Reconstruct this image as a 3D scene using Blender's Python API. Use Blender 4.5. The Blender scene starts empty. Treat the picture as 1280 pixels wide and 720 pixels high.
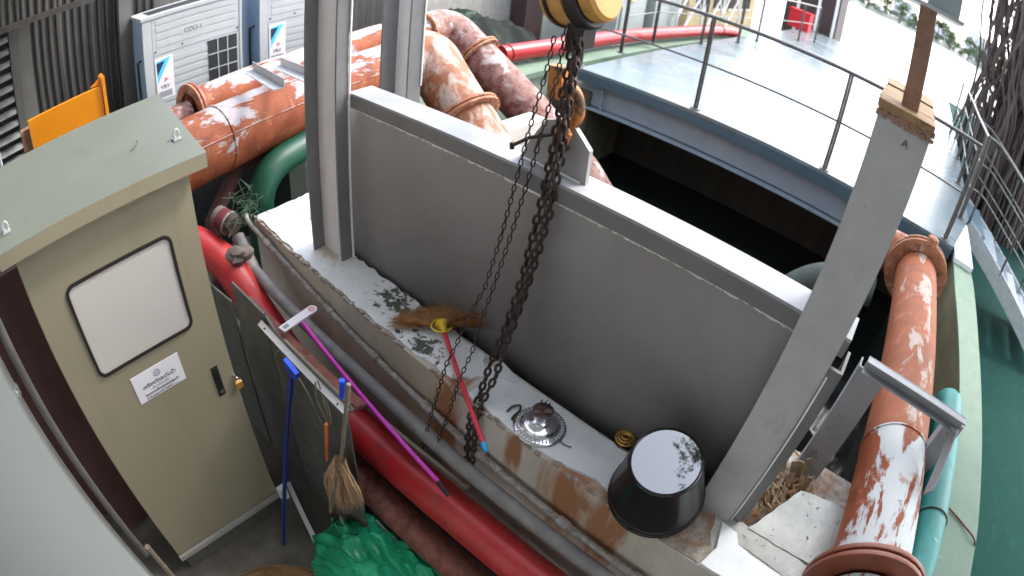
import bpy, bmesh, math, random
from math import sin, cos, pi, radians, atan2, hypot, sqrt
from mathutils import Vector, Matrix, noise
random.seed(7)
SC = bpy.context.scene
COL = bpy.context.collection

# ------------------------------------------------------------------ camera
# a wide security-camera lens: angle = K1*r + K3*r^3 (r = half frame widths)
K1, K3 = 0.84488906, 0.08263719
PITCH, ROLL, YAW = 0.65542132, 0.13032811, 2.19458045
CAM_Z = 3.05
_u = Vector((sin(ROLL)*cos(PITCH), cos(ROLL)*cos(PITCH), sin(PITCH)))
_f = Vector((0, 0, -1)); _f = (_f - _u*_f.dot(_u)).normalized(); _r = _f.cross(_u)
_X = _f*cos(YAW) + _r*sin(YAW); _Y = _u.cross(_X)
CW = Matrix((_X, _Y, _u))
cam_d = bpy.data.cameras.new('camera'); cam = bpy.data.objects.new('camera', cam_d); COL.objects.link(cam)
SC.camera = cam
cam_d.type = 'PANO'; cam_d.sensor_width = 36; cam_d.sensor_fit = 'HORIZONTAL'
cam_d.clip_start = 0.01; cam_d.clip_end = 3000
_t = cam_d if hasattr(cam_d, 'panorama_type') else cam_d.cycles
_t.panorama_type = 'FISHEYE_LENS_POLYNOMIAL'
_t.fisheye_polynomial_k0 = 0; _t.fisheye_polynomial_k1 = -K1/18; _t.fisheye_polynomial_k2 = 0
_t.fisheye_polynomial_k3 = -K3/18**3; _t.fisheye_polynomial_k4 = 0
_t.fisheye_fov = 3.0
cam_d.dof.use_dof = True; cam_d.dof.focus_distance = 2.6; cam_d.dof.aperture_fstop = 5.0
cam.matrix_world = Matrix([list(CW[0])+[0], list(CW[1])+[0], list(CW[2])+[CAM_Z], [0, 0, 0, 1]])

# ------------------------------------------------------------------ world, sun, exposure
world = bpy.data.worlds.new('World'); SC.world = world; world.use_nodes = True
SUN_EL, SUN_AZ = radians(48), radians(25)     # azimuth clockwise from +Y
nt = world.node_tree; bg = nt.nodes['Background']
sky = nt.nodes.new('ShaderNodeTexSky'); sky.sky_type = 'NISHITA'; sky.sun_disc = False
sky.sun_elevation = SUN_EL; sky.sun_rotation = SUN_AZ
sky.air_density = 1.0; sky.dust_density = 2.0; sky.ozone_density = 1.0
hsv = nt.nodes.new('ShaderNodeHueSaturation'); hsv.inputs['Saturation'].default_value = .45   # overcast: greyer sky
nt.links.new(sky.outputs[0], hsv.inputs['Color']); nt.links.new(hsv.outputs[0], bg.inputs[0]); bg.inputs[1].default_value = 0.15
sl = bpy.data.lights.new('sun', 'SUN'); sl.energy = 0.6; sl.angle = radians(12); sl.color = (1, .96, .9)
so = bpy.data.objects.new('sun', sl); COL.objects.link(so)
_sd = Vector((sin(SUN_AZ)*cos(SUN_EL), cos(SUN_AZ)*cos(SUN_EL), sin(SUN_EL)))
so.rotation_euler = _sd.to_track_quat('Z', 'Y').to_euler(); so.location = (0, 0, 12)
vs = SC.view_settings; vs.view_transform = 'Standard'; vs.look = 'None'; vs.gamma = 1; vs.exposure = 2.5
SC.cycles.max_bounces = 6

# ------------------------------------------------------------------ measuring helpers (pixel of the 1280x720 photo -> point on a real plane)
def ray(x, y):
    dx, dy = x-640., y-360.; d = hypot(dx, dy); r = d/640; th = K1*r+K3*r**3
    d = max(d, 1e-9)
    return CW @ Vector((sin(th)*dx/d, -sin(th)*dy/d, -cos(th)))
def Zp(px, py, z):
    r = ray(px, py); t = (z-CAM_Z)/r.z; return Vector((r.x*t, r.y*t, z))
def Xp(px, py, x):
    r = ray(px, py); t = x/r.x; return Vector((x, r.y*t, r.z*t+CAM_Z))
def Yp(px, py, y):
    r = ray(px, py); t = y/r.y; return Vector((r.x*t, y, r.z*t+CAM_Z))
V = Vector

# ------------------------------------------------------------------ materials
MATS = {}
def mat(name, col, var=.12, scale=6, rough=.6, metal=0, bump=.15, bscale=50, layers=(), stretch=(1, 1, 1), alpha=1, spec=.5, rvar=.1):
    """base colour with soft variation, fine bump, and wear or tone layers (each a thresholded noise, optionally
    biased to upward faces or bound to an ellipsoid of the object's own space)"""
    m = bpy.data.materials.new(name); MATS[name] = m; m.use_nodes = True
    n = m.node_tree.nodes; l = m.node_tree.links; b = n['Principled BSDF']
    tc = n.new('ShaderNodeTexCoord'); geo = n.new('ShaderNodeNewGeometry')
    def noi(sc, st=(1, 1, 1), det=5, off=0, r=.6, dist=0):
        mp = n.new('ShaderNodeMapping'); mp.inputs['Scale'].default_value = st; mp.inputs['Location'].default_value = (off, off*1.7, off*.6)
        t = n.new('ShaderNodeTexNoise'); t.inputs['Scale'].default_value = sc; t.inputs['Detail'].default_value = det
        t.inputs['Roughness'].default_value = r; t.inputs['Distortion'].default_value = dist
        l.new(tc.outputs['Object'], mp.inputs[0]); l.new(mp.outputs[0], t.inputs['Vector']); return t.outputs['Fac']
    def math_(op, a, c, cl=False):
        k = n.new('ShaderNodeMath'); k.operation = op; k.use_clamp = cl
        for i, v in enumerate((a, c)):
            if isinstance(v, (int, float)): k.inputs[i].default_value = v
            else: l.new(v, k.inputs[i])
        return k.outputs[0]
    def rgb(c): 
        k = n.new('ShaderNodeRGB'); k.outputs[0].default_value = (*c, 1); return k.outputs[0]
    def mix(f, a, c):
        k = n.new('ShaderNodeMix'); k.data_type = 'RGBA'; l.new(f, k.inputs[0]); l.new(a, k.inputs[6]); l.new(c, k.inputs[7]); return k.outputs[2]
    f0 = noi(scale, stretch)
    ramp = n.new('ShaderNodeMapRange'); ramp.inputs[1].default_value = .3; ramp.inputs[2].default_value = .7; l.new(f0, ramp.inputs[0])
    lo = tuple(max(0, c*(1-var)) for c in col); hi = tuple(min(1, c*(1+var)) for c in col)
    cur = mix(ramp.outputs[0], rgb(lo), rgb(hi))
    curR = math_('ADD', math_('MULTIPLY', math_('SUBTRACT', f0, .5), rvar*2), rough)
    hgt = noi(bscale, det=3, off=3)
    hs = math_('MULTIPLY', hgt, .35)
    for i, L in enumerate(layers):
        v = noi(L.get('scale', 5), L.get('stretch', (1, 1, 1)), L.get('det', 7), 5.3*(i+1)+L.get('seed', 0), L.get('nr', .65), L.get('dist', .4))
        if 'up' in L:
            sx = n.new('ShaderNodeSeparateXYZ'); l.new(geo.outputs['Normal'], sx.inputs[0])
            ax = sx.outputs[2]
            v = math_('ADD', v, math_('MULTIPLY', ax, L['up']))
        if 'dir' in L:
            dp = n.new('ShaderNodeVectorMath'); dp.operation = 'DOT_PRODUCT'; l.new(geo.outputs['Normal'], dp.inputs[0]); dp.inputs[1].default_value = L['dir']
            v = math_('ADD', v, math_('MULTIPLY', dp.outputs['Value'], L.get('dw', .3)))
        if 'c' in L:
            best = None
            cs = L['c'] if isinstance(L['c'], list) else [(L['c'], L['s'])]
            for cc, ss in cs:
                vm = n.new('ShaderNodeVectorMath'); vm.operation = 'SUBTRACT'; l.new(tc.outputs['Object'], vm.inputs[0]); vm.inputs[1].default_value = cc
                vd = n.new('ShaderNodeVectorMath'); vd.operation = 'DIVIDE'; l.new(vm.outputs[0], vd.inputs[0]); vd.inputs[1].default_value = ss
                ln = n.new('ShaderNodeVectorMath'); ln.operation = 'LENGTH'; l.new(vd.outputs[0], ln.inputs[0])
                o = math_('SUBTRACT', 1, ln.outputs['Value'])
                best = o if best is None else math_('MAXIMUM', best, o)
            best = math_('MAXIMUM', best, -1.)
            v = math_('ADD', math_('MULTIPLY', math_('SUBTRACT', v, .5), L.get('nw', 1.)), math_('MULTIPLY', best, L.get('cw', .5)))
        mr = n.new('ShaderNodeMapRange'); t, s = L.get('thr', .55), L.get('soft', .02)
        mr.inputs[1].default_value = t-s; mr.inputs[2].default_value = t+s; l.new(v, mr.inputs[0])
        k = math_('MULTIPLY', mr.outputs[0], L.get('amt', 1))
        cur = mix(k, cur, rgb(L['col']))
        if 'rough' in L:
            curR = math_('ADD', math_('MULTIPLY', curR, math_('SUBTRACT', 1, k)), math_('MULTIPLY', k, L['rough']))
        if L.get('h', 0): hs = math_('ADD', hs, math_('MULTIPLY', k, L['h']))
    l.new(cur, b.inputs['Base Color']); l.new(curR, b.inputs['Roughness'])
    b.inputs['Metallic'].default_value = metal; b.inputs['Specular IOR Level'].default_value = spec
    if alpha < 1: b.inputs['Alpha'].default_value = alpha
    if bump:
        bp = n.new('ShaderNodeBump'); bp.inputs['Strength'].default_value = bump; bp.inputs['Distance'].default_value = .01
        l.new(hs, bp.inputs['Height']); l.new(bp.outputs[0], b.inputs['Normal'])
    return m

RUST = (.16, .055, .025); DIRT = (.05, .042, .035)
mat('cement_grey', (.30, .275, .25), .2, 5, .85, bump=.4, bscale=70, layers=[
    dict(col=(.42, .36, .28), scale=2.5, thr=.55, soft=.15, amt=.5),
    dict(col=(.08, .07, .06), scale=30, thr=.70, soft=.03, amt=.8)])
mat('ledge_wall', (.66, .635, .57), .16, 3, .85, bump=.35, bscale=60, layers=[
    dict(col=(.48, .45, .41), scale=2, thr=.5, soft=.15, amt=.7),
    dict(col=(.45, .37, .25), c=[((1.58, -.11, .88), (.30, .2, .5)), ((2.62, -.1, .9), (.34, .2, .4))], cw=.6, nw=1.2, scale=5, thr=.14, soft=.26, stretch=(1.3, 1, .4), amt=.6),
    dict(col=(.33, .11, .025), c=[((1.80, -.11, .92), (.10, .2, .42)), ((2.50, -.1, .95), (.14, .2, .33)), ((2.70, -.1, .98), (.12, .2, .34)), ((2.2, -.1, 1.05), (.05, .2, .2))], cw=.7, nw=1.7, scale=7, thr=.11, soft=.18, stretch=(1.6, 1, .35), amt=.85),
    dict(col=(.09, .075, .06), scale=38, thr=.70, soft=.02, amt=.8)])
mat('white_paint', (.76, .79, .80), .05, 9, .55, bump=.25, bscale=40, layers=[
    dict(col=(.52, .54, .54), scale=7, thr=.57, soft=.1, amt=.45),
    dict(col=(.16, .13, .10), scale=22, thr=.655, soft=.015, h=-.6, stretch=(1, 2.2, 1)),
    dict(col=(.42, .30, .16), c=[((.66, .04, 1.15), (.22, .12, .2))], cw=.5, nw=1.3, scale=11, thr=.28, soft=.08, amt=.6),
    dict(col=(.05, .055, .035), c=[((1.24, .04, 1.15), (.26, .14, .2)), ((1.56, -.07, 1.15), (.24, .12, .2))], cw=.6, nw=2.2, scale=26, thr=.40, soft=.06, amt=.95)])
mat('white_paint_clean', (.77, .80, .81), .04, 6, .5, bump=.15, bscale=40, layers=[
    dict(col=(.55, .57, .58), scale=6, thr=.62, soft=.1, amt=.5), dict(col=(.12, .1, .08), scale=26, thr=.72, soft=.02)])
mat('white_grimy', (.50, .51, .47), .12, 7, .7, bump=.4, bscale=50, layers=[dict(col=(.30, .30, .25), scale=5, thr=.52, soft=.1, amt=.6), dict(col=(.06, .055, .045), scale=26, thr=.64, soft=.02), dict(col=(.62, .64, .62), scale=3, thr=.58, soft=.03, amt=.8)])
mat('rubble', (.34, .29, .24), .4, 25, .95, bump=1., bscale=60, layers=[dict(col=(.5, .47, .42), scale=18, thr=.6, soft=.04), dict(col=(.28, .11, .035), scale=8, thr=.56, soft=.08, amt=.7)])
mat('gate_steel', (.37, .36, .36), .10, 2, .48, metal=0, bump=.08, bscale=90, rvar=.2, layers=[
    dict(col=(.30, .27, .235), scale=1.1, thr=.55, soft=.18, amt=.5),
    dict(col=(.42, .40, .38), scale=16, thr=.66, soft=.05, amt=.13, stretch=(3, 1, .12)),
    dict(col=(.045, .047, .052), c=[((-.3, -.05, .80), (1.9, .6, 1.0)), ((.6, -.05, .7), (1.1, .6, 1.05))], cw=.7, nw=.45, scale=1.6, thr=.20, soft=.34, amt=.85),  # gate darkens downward: shade put into the colour, with some staining
    dict(col=(.10, .08, .07), scale=32, thr=.73, soft=.015, amt=.7)])
mat('gate_flange', (.38, .385, .40), .1, 6, .5, bump=.1, layers=[
    dict(col=(.25, .26, .285), scale=5, thr=.52, soft=.1, amt=.5), dict(col=(.12, .09, .08), scale=30, thr=.69, soft=.02, amt=.8)])
mat('column_grey', (.50, .505, .51), .14, 5, .65, bump=.35, bscale=35, layers=[
    dict(col=(.40, .405, .41), scale=14, thr=.60, soft=.05, amt=.5, stretch=(1, 1, .4)), dict(col=(.10, .08, .07), scale=40, thr=.735, soft=.01, amt=.8)])
mat('bracket_grey', (.29, .295, .305), .12, 7, .6, bump=.15, layers=[dict(col=(.12, .07, .04), scale=14, thr=.64, soft=.05, amt=.7)])
mat('column_web_lit', (.78, .76, .77), .07, 6, .6, bump=.08, layers=[dict(col=(.3, .24, .2), scale=40, thr=.74, soft=.01, amt=.8)])  # column web paler than its flanges: lit face put into the colour
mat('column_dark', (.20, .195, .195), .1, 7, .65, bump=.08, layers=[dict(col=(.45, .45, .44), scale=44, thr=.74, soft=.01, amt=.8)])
mat('weld_white', (.88, .88, .87), .1, 30, .5, bump=.5)
def orange(name, base, seed, wthr, up=.16, wcol=(.68, .66, .66), sc=3.2, st=(1.6, .7, 1.6), extra=()):
    return mat(name, base, .22, 7, .68, spec=.3, bump=.4, bscale=60, layers=[
        dict(col=(.38, .115, .045), scale=4, thr=.55, soft=.12, amt=.55, seed=seed),
        dict(col=wcol, scale=sc, thr=wthr, soft=.02, up=up, det=9, nr=.66, stretch=st, seed=seed, h=-.5, rough=.75),
        dict(col=(.40, .17, .10), scale=9, thr=.62, soft=.05, seed=seed+2, amt=.7),
        dict(col=(.07, .05, .045), scale=30, thr=.675, soft=.015, seed=seed+4, amt=.9), *extra])
orange('orange_peel', (.19, .046, .018), 0, .625, wcol=(.37, .35, .37))
orange('orange_right_pipe', (.25, .062, .024), 11, .60, up=.14, wcol=(.56, .58, .57), sc=3.6, st=(2.4, .55, 1.8))
orange('orange_right_pipe_far', (.26, .082, .036), 21, .645, up=.08, wcol=(.42, .34, .29), sc=4, st=(2, .6, 2))
mat('rust_pipe', (.15, .042, .028), .35, 12, .75, bump=.6, layers=[dict(col=(.30, .18, .155), scale=11, thr=.52, soft=.08, up=.1, amt=.8), dict(col=(.12, .05, .04), scale=16, thr=.58, soft=.06), dict(col=(.4, .36, .35), scale=6, thr=.66, soft=.04, up=.13)])
mat('elbow_orange', (.27, .09, .035), .2, 8, .6, bump=.5, layers=[dict(col=(.42, .33, .28), scale=5, thr=.60, soft=.06, up=.12, stretch=(1.2, 2, .5)), dict(col=(.25, .07, .03), scale=14, thr=.64, soft=.04, amt=.6)])
mat('flange_rust', (.33, .13, .065), .3, 16, .75, bump=.7, layers=[dict(col=(.55, .38, .28), scale=14, thr=.58, soft=.06, amt=.6), dict(col=(.08, .04, .03), scale=20, thr=.62, soft=.05)])
mat('flange_red', (.25, .075, .045), .15, 10, .45, bump=.25)
mat('red_paint', (.56, .022, .03), .12, 4, .38, bump=.12, layers=[dict(col=(.36, .12, .10), scale=6, thr=.56, soft=.12, up=.06, amt=.35), dict(col=(.30, .012, .014), scale=3, thr=.55, soft=.12, amt=.5), dict(col=(.35, .1, .09), scale=22, thr=.72, soft=.03, amt=.5)])
mat('far_red', (.34, .012, .018), .08, 4, .35, bump=.03)
mat('brown_rust', (.20, .075, .055), .4, 20, .85, bump=.7, layers=[dict(col=(.28, .15, .11), scale=26, thr=.60, soft=.05, amt=.6)])
mat('grey_pvc', (.20, .195, .195), .15, 10, .55, bump=.1, layers=[dict(col=(.32, .31, .29), scale=8, thr=.55, soft=.1, amt=.6), dict(col=(.07, .06, .055), scale=18, thr=.66, soft=.04, amt=.6)])
mat('conduit', (.34, .32, .30), .25, 18, .6, bump=.15, layers=[dict(col=(.14, .12, .1), scale=24, thr=.56, soft=.06, amt=.8)])
mat('cabinet', (.285, .25, .172), .04, 1.2, .42, bump=.03, layers=[dict(col=(.17, .15, .11), scale=4, thr=.62, soft=.1, amt=.3, stretch=(3, 3, .2)), dict(col=(.225, .20, .14), scale=1.3, thr=.5, soft=.2, amt=.4), dict(col=(.2, .17, .12), scale=26, thr=.77, soft=.01, amt=.6)])
mat('cabinet_roof', (.155, .17, .14), .05, 2, .45, bump=.05, layers=[dict(col=(.10, .10, .085), scale=9, thr=.64, soft=.08, amt=.35), dict(col=(.125, .135, .11), scale=3, thr=.55, soft=.15, amt=.4), dict(col=(.2, .19, .16), scale=40, thr=.73, soft=.02, amt=.5)])
mat('plinth', (.33, .32, .29), .1, 6, .6)
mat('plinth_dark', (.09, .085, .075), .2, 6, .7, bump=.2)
mat('rubber', (.018, .012, .012), .1, 6, .5, bump=.02)
mat('window_pane', (.50, .47, .44), .03, 1.5, .22, bump=.0, layers=[dict(col=(.45, .42, .42), scale=3, thr=.7, soft=.08, amt=.3)])
mat('sign_white', (.72, .70, .74), .02, 4, .4, bump=.0)
mat('ink', (.08, .08, .09), .05, 4, .6, bump=0)
mat('ink_grey', (.28, .29, .32), .05, 4, .6, bump=0)
mat('brass', (.75, .42, .12), .1, 10, .35, metal=.7, bump=.05)
mat('steel', (.55, .55, .55), .1, 10, .3, metal=.9, bump=.05)
mat('stainless', (.13, .125, .12), .25, 12, .38, metal=.7, bump=.03)
mat('galvanised', (.52, .54, .56), .12, 14, .4, metal=.4, bump=.1)
mat('chain_steel', (.045, .032, .028), .4, 30, .5, metal=.4, bump=.3, layers=[dict(col=(.12, .05, .03), scale=18, thr=.58, soft=.06)])
mat('hoist_yellow', (.62, .33, .09), .12, 8, .45, bump=.1, layers=[dict(col=(.12, .08, .05), scale=9, thr=.62, soft=.05, amt=.8)])
mat('hook_orange', (.62, .22, .045), .2, 12, .5, bump=.3, layers=[dict(col=(.1, .05, .03), scale=16, thr=.56, soft=.05)])
mat('black_iron', (.03, .025, .024), .3, 20, .5, metal=.3, bump=.2)
mat('yellow_paint', (.85, .29, .008), .05, 5, .4, bump=.05, layers=[dict(col=(.45, .16, .01), scale=18, thr=.72, soft=.02, amt=.7)])
mat('ac_white', (.40, .42, .43), .03, 4, .45, bump=.03, layers=[dict(col=(.30, .31, .31), scale=5, thr=.6, soft=.12, amt=.4)])
mat('ac_blue', (.26, .36, .47), .05, 4, .4, bump=.03)
mat('ac_dark', (.02, .022, .025), .2, 20, .6, bump=.2)
mat('logo_cyan', (.08, .50, .72), .02, 4, .4, bump=0); mat('logo_navy', (.015, .03, .08), .02, 4, .4, bump=0); mat('logo_red', (.6, .22, .25), .02, 4, .4, bump=0)
mat('corrugated', (.042, .04, .038), .25, 5, .6, metal=.2, bump=.15, stretch=(1, 1, .2), layers=[dict(col=(.09, .083, .075), scale=6, thr=.55, soft=.12, amt=.6, stretch=(3, 3, .15))])
mat('louvre', (.28, .29, .28), .12, 9, .5, metal=.3, bump=.08)
mat('wall_grey', (.14, .135, .125), .15, 5, .85, bump=.3, layers=[dict(col=(.06, .058, .055), scale=3, thr=.5, soft=.2, amt=.6, stretch=(3, 3, .4))])
mat('wall_plaster', (.37, .355, .32), .15, 9, .9, bump=.5, bscale=80, layers=[dict(col=(.27, .26, .23), scale=14, thr=.55, soft=.1, amt=.6)])
mat('building_white', (.80, .79, .76), .04, 2, .8, bump=.1)
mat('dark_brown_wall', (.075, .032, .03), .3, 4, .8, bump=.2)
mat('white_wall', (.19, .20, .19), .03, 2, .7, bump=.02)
mat('green_pale', (.26, .33, .26), .1, 4, .75, bump=.25, layers=[dict(col=(.17, .22, .17), scale=2.5, thr=.55, soft=.15, amt=.5), dict(col=(.4, .45, .38), scale=10, thr=.66, soft=.03, amt=.4)])
mat('green_top', (.17, .245, .175), .08, 5, .7, bump=.3, layers=[dict(col=(.13, .19, .14), scale=6, thr=.55, soft=.1, amt=.5), dict(col=(.06, .065, .05), scale=30, thr=.68, soft=.02, amt=.9), dict(col=(.45, .47, .44), scale=16, thr=.68, soft=.02, amt=.5)])
mat('olive_face', (.13, .13, .07), .2, 5, .8, bump=.3, layers=[dict(col=(.24, .25, .13), scale=5, thr=.5, soft=.2, amt=.7, stretch=(1, .5, 1)), dict(col=(.3, .2, .1), scale=9, thr=.64, soft=.06, amt=.5)])
mat('green_ground', (.005, .040, .032), .10, 3, .95, spec=.15, bump=.25, bscale=120, layers=[dict(col=(.005, .04, .032), scale=1.5, thr=.55, soft=.12, amt=.8), dict(col=(.012, .06, .048), scale=9, thr=.62, soft=.08, amt=.6), dict(col=(.05, .05, .04), scale=24, thr=.70, soft=.02, amt=.8)])
mat('green_pipe', (.004, .06, .032), .12, 5, .45, bump=.08)
mat('teal_pipe', (.02, .22, .195), .12, 7, .5, bump=.2, layers=[dict(col=(.01, .16, .14), scale=10, thr=.57, soft=.08, amt=.8), dict(col=(.45, .5, .47), scale=14, thr=.70, soft=.02, amt=.6)])
mat('pit_pipe', (.07, .09, .075), .2, 6, .6, bump=.2)
mat('deck_top', (.13, .18, .20), .15, 1.2, .28, bump=.06, spec=.6, layers=[dict(col=(.17, .155, .13), scale=3, thr=.57, soft=.07, amt=.7, stretch=(.5, 1.4, 1)), dict(col=(.30, .31, .30), scale=1.6, thr=.58, soft=.1, amt=.6), dict(col=(.10, .09, .08), scale=11, thr=.76, soft=.01, amt=.8)])
mat('deck_blue', (.06, .11, .14), .1, 5, .5, bump=.08)
mat('deck_beam', (.25, .30, .34), .08, 4, .5, bump=.08, layers=[dict(col=(.18, .25, .32), scale=4, thr=.55, soft=.12, amt=.5), dict(col=(.4, .38, .25), scale=12, thr=.7, soft=.04, amt=.4)])
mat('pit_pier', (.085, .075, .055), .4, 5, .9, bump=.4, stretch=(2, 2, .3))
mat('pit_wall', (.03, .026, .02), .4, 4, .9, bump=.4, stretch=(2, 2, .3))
mat('water_dark', (.006, .008, .007), .3, 3, .05, bump=.03, bscale=4, spec=.5)
mat('river', (.42, .45, .44), .05, 1, .4, bump=.25, bscale=1.2)
mat('tarp', (.006, .010, .008), .2, 6, .75, spec=.2, bump=.3, layers=[dict(col=(.10, .19, .10), scale=1.3, thr=.66, soft=.04, amt=.7)])
mat('plywood', (.36, .23, .12), .2, 9, .8, bump=.5, stretch=(1, 5, 1), layers=[dict(col=(.16, .09, .05), scale=11, thr=.58, soft=.06, stretch=(1, 6, 1))])
mat('angle_iron', (.33, .19, .13), .2, 12, .6, bump=.3, layers=[dict(col=(.2, .08, .05), scale=9, thr=.58, soft=.08, amt=.8)])
mat('lamp_box', (.30, .37, .40), .1, 8, .5, bump=.05)
mat('board', (.085, .09, .082), .25, 6, .85, bump=.35, layers=[dict(col=(.14, .14, .125), scale=9, thr=.55, soft=.1, amt=.6), dict(col=(.3, .29, .26), scale=40, thr=.72, soft=.02, amt=.5)])
mat('floor', (.12, .11, .095), .3, 5, .85, bump=.4, layers=[dict(col=(.045, .04, .035), scale=3, thr=.5, soft=.15, amt=.8)])
mat('blue_plastic', (.012, .07, .62), .05, 5, .35, bump=.02); mat('blue_handle', (.012, .022, .16), .05, 5, .35, bump=.02)
mat('magenta', (.62, .05, .50), .06, 5, .3, bump=.02); mat('black_plastic', (.012, .012, .013), .1, 5, .4, bump=.02)
mat('pink_red', (.62, .04, .07), .08, 6, .35, bump=.02); mat('tip_blue', (.02, .32, .68), .05, 5, .35, bump=0); mat('yellow_plastic', (.75, .52, .03), .08, 7, .4, bump=.05)
mat('aluminium', (.62, .64, .68), .06, 9, .35, metal=.5, bump=.05)
mat('broom_grass', (.34, .165, .06), .45, 30, .8, bump=.1); mat('coco_bristle', (.55, .36, .22), .35, 20, .85, bump=.1)
mat('orange_string', (.7, .16, .04), .1, 6, .6); mat('cane', (.20, .17, .12), .2, 12, .7, bump=.2)
mat('bucket_black', (.012, .012, .014), .1, 8, .22, bump=.015, bscale=8, rvar=.05)
mat('bucket_base', (.012, .014, .02), .1, 8, .03, bump=.0, spec=1., rvar=.02)
MATS['bucket_base'].node_tree.nodes['Principled BSDF'].inputs['Coat Weight'].default_value = 1
MATS['bucket_base'].node_tree.nodes['Principled BSDF'].inputs['Coat Roughness'].default_value = .01
MATS['bucket_base'].node_tree.nodes['Principled BSDF'].inputs['Coat IOR'].default_value = 2.2
mat('chrome', (.78, .78, .82), .08, 9, .16, metal=1, bump=.02)
mat('cup_brown', (.10, .05, .045), .4, 18, .4, bump=.4)
mat('bag_green', (.025, .42, .21), .25, 5, .18, bump=.6, bscale=13, alpha=.88, stretch=(1, 3, 1))
mat('cloth_red', (.16, .035, .045), .25, 18, .9, bump=.4); mat('cloth_grey', (.15, .125, .11), .25, 14, .9, bump=.4)
mat('wood_debris', (.27, .20, .12), .4, 14, .85, bump=.5); mat('leaf_brown', (.22, .12, .05), .4, 12, .8); mat('leaf_olive', (.12, .12, .04), .3, 12, .8)
mat('net_green', (.06, .12, .07), .2, 12, .8)
mat('bark', (.085, .062, .055), .35, 8, .9, bump=.6, stretch=(4, 4, .4)); mat('leaf_dark', (.05, .075, .025), .35, 9, .6, bump=0); mat('leaf_light', (.12, .16, .045), .3, 9, .6, bump=0)
mat('far_leaf', (.075, .12, .05), .3, .3, .8, bump=0); mat('far_leaf_light', (.12, .16, .08), .3, .3, .8, bump=0)
mat('far_bank', (.35, .36, .34), .2, .1, .9, bump=0); mat('far_building', (.6, .62, .64), .1, .2, .8, bump=0)
mat('box_red', (.65, .015, .03), .05, 4, .4, bump=0); mat('box_grey', (.36, .40, .38), .08, 3, .5, bump=0); mat('beige', (.62, .50, .28), .1, 4, .7, bump=0); mat('brown_dark', (.05, .03, .03), .2, 4, .7, bump=0); mat('white_metal', (.8, .8, .8), .03, 4, .4, bump=0)
mat('concrete_deck', (.66, .66, .62), .08, 1.5, .6, bump=.1)

# ------------------------------------------------------------------ object helpers
ORG = {}
def tag(o, label=None, cat=None, group=None, kind=None):
    if label: o['label'] = label
    if cat: o['category'] = cat
    if group: o['group'] = group
    if kind: o['kind'] = kind
    return o
def thing(name, loc, label, cat, group=None):
    o = bpy.data.objects.new(name, None); COL.objects.link(o); o.location = loc; o.empty_display_size = .1
    ORG[o] = V(loc); return tag(o, label, cat, group)
def NB(): return bmesh.new()
def mk(name, bm, m, parent=None, smooth=False, bevel=0, seg=2, weld=False, loc=None):
    """link bm (world coordinates) as one mesh; origin = parent's origin, else its own base"""
    if weld: bmesh.ops.remove_doubles(bm, verts=bm.verts, dist=1e-5)
    if bevel:
        es = [e for e in bm.edges if len(e.link_faces) == 2 and e.calc_face_angle(0) > .6]
        if es: bmesh.ops.bevel(bm, geom=es, offset=bevel, segments=seg, affect='EDGES', profile=.5)
    bmesh.ops.recalc_face_normals(bm, faces=bm.faces)
    if parent is not None: org = ORG[parent]
    elif loc is not None: org = V(loc)
    else:
        xs = [v.co for v in bm.verts]
        org = V(((min(c.x for c in xs)+max(c.x for c in xs))/2, (min(c.y for c in xs)+max(c.y for c in xs))/2, min(c.z for c in xs)))
    bmesh.ops.translate(bm, vec=-org, verts=bm.verts)
    me = bpy.data.meshes.new(name); bm.to_mesh(me); bm.free()
    if smooth:
        me.polygons.foreach_set('use_smooth', [True]*len(me.polygons))
        try: me.set_sharp_from_angle(angle=radians(38))
        except Exception: pass
    me.materials.append(MATS[m] if isinstance(m, str) else m)
    o = bpy.data.objects.new(name, me); COL.objects.link(o)
    if parent is not None: o.parent = parent
    else: o.location = org
    ORG[o] = org
    return o
def inst(name, me, mw, parent):
    o = bpy.data.objects.new(name, me); COL.objects.link(o); o.parent = parent
    o.matrix_local = Matrix.Translation(-ORG[parent]) @ mw; ORG[o] = ORG[parent]; return o
def box(bm, lo, hi):
    lo = V(lo); hi = V(hi)
    vs_ = [bm.verts.new((x, y, z)) for x in (lo.x, hi.x) for y in (lo.y, hi.y) for z in (lo.z, hi.z)]
    for f in ((0, 1, 3, 2), (4, 6, 7, 5), (0, 4, 5, 1), (2, 3, 7, 6), (0, 2, 6, 4), (1, 5, 7, 3)): bm.faces.new([vs_[i] for i in f])
    return bm
def obox(bm, c, ax, ay, az):
    """box about c with half-extent vectors"""
    c = V(c); ax = V(ax); ay = V(ay); az = V(az)
    vs_ = [bm.verts.new(c+ax*i+ay*j+az*k) for i in (-1, 1) for j in (-1, 1) for k in (-1, 1)]
    for f in ((0, 1, 3, 2), (4, 6, 7, 5), (0, 4, 5, 1), (2, 3, 7, 6), (0, 2, 6, 4), (1, 5, 7, 3)): bm.faces.new([vs_[i] for i in f])
    return bm
def beam(bm, a, b, w, h, up=(0, 0, 1)):
    a = V(a); b = V(b); d = (b-a); L = d.length; d.normalize(); s = d.cross(V(up)).normalized(); u = s.cross(d)
    return obox(bm, (a+b)/2, d*L/2, s*w/2, u*h/2)
def prism(bm, pts, z0, z1, axis='z'):
    def P(p, k):
        return (p[0], p[1], k) if axis == 'z' else ((p[0], k, p[1]) if axis == 'y' else (k, p[0], p[1]))
    a = [bm.verts.new(P(p, z0)) for p in pts]; b = [bm.verts.new(P(p, z1)) for p in pts]
    bm.faces.new(a); bm.faces.new(b[::-1]); n = len(pts)
    for i in range(n): bm.faces.new((a[i], a[(i+1) % n], b[(i+1) % n], b[i]))
    return bm
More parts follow.
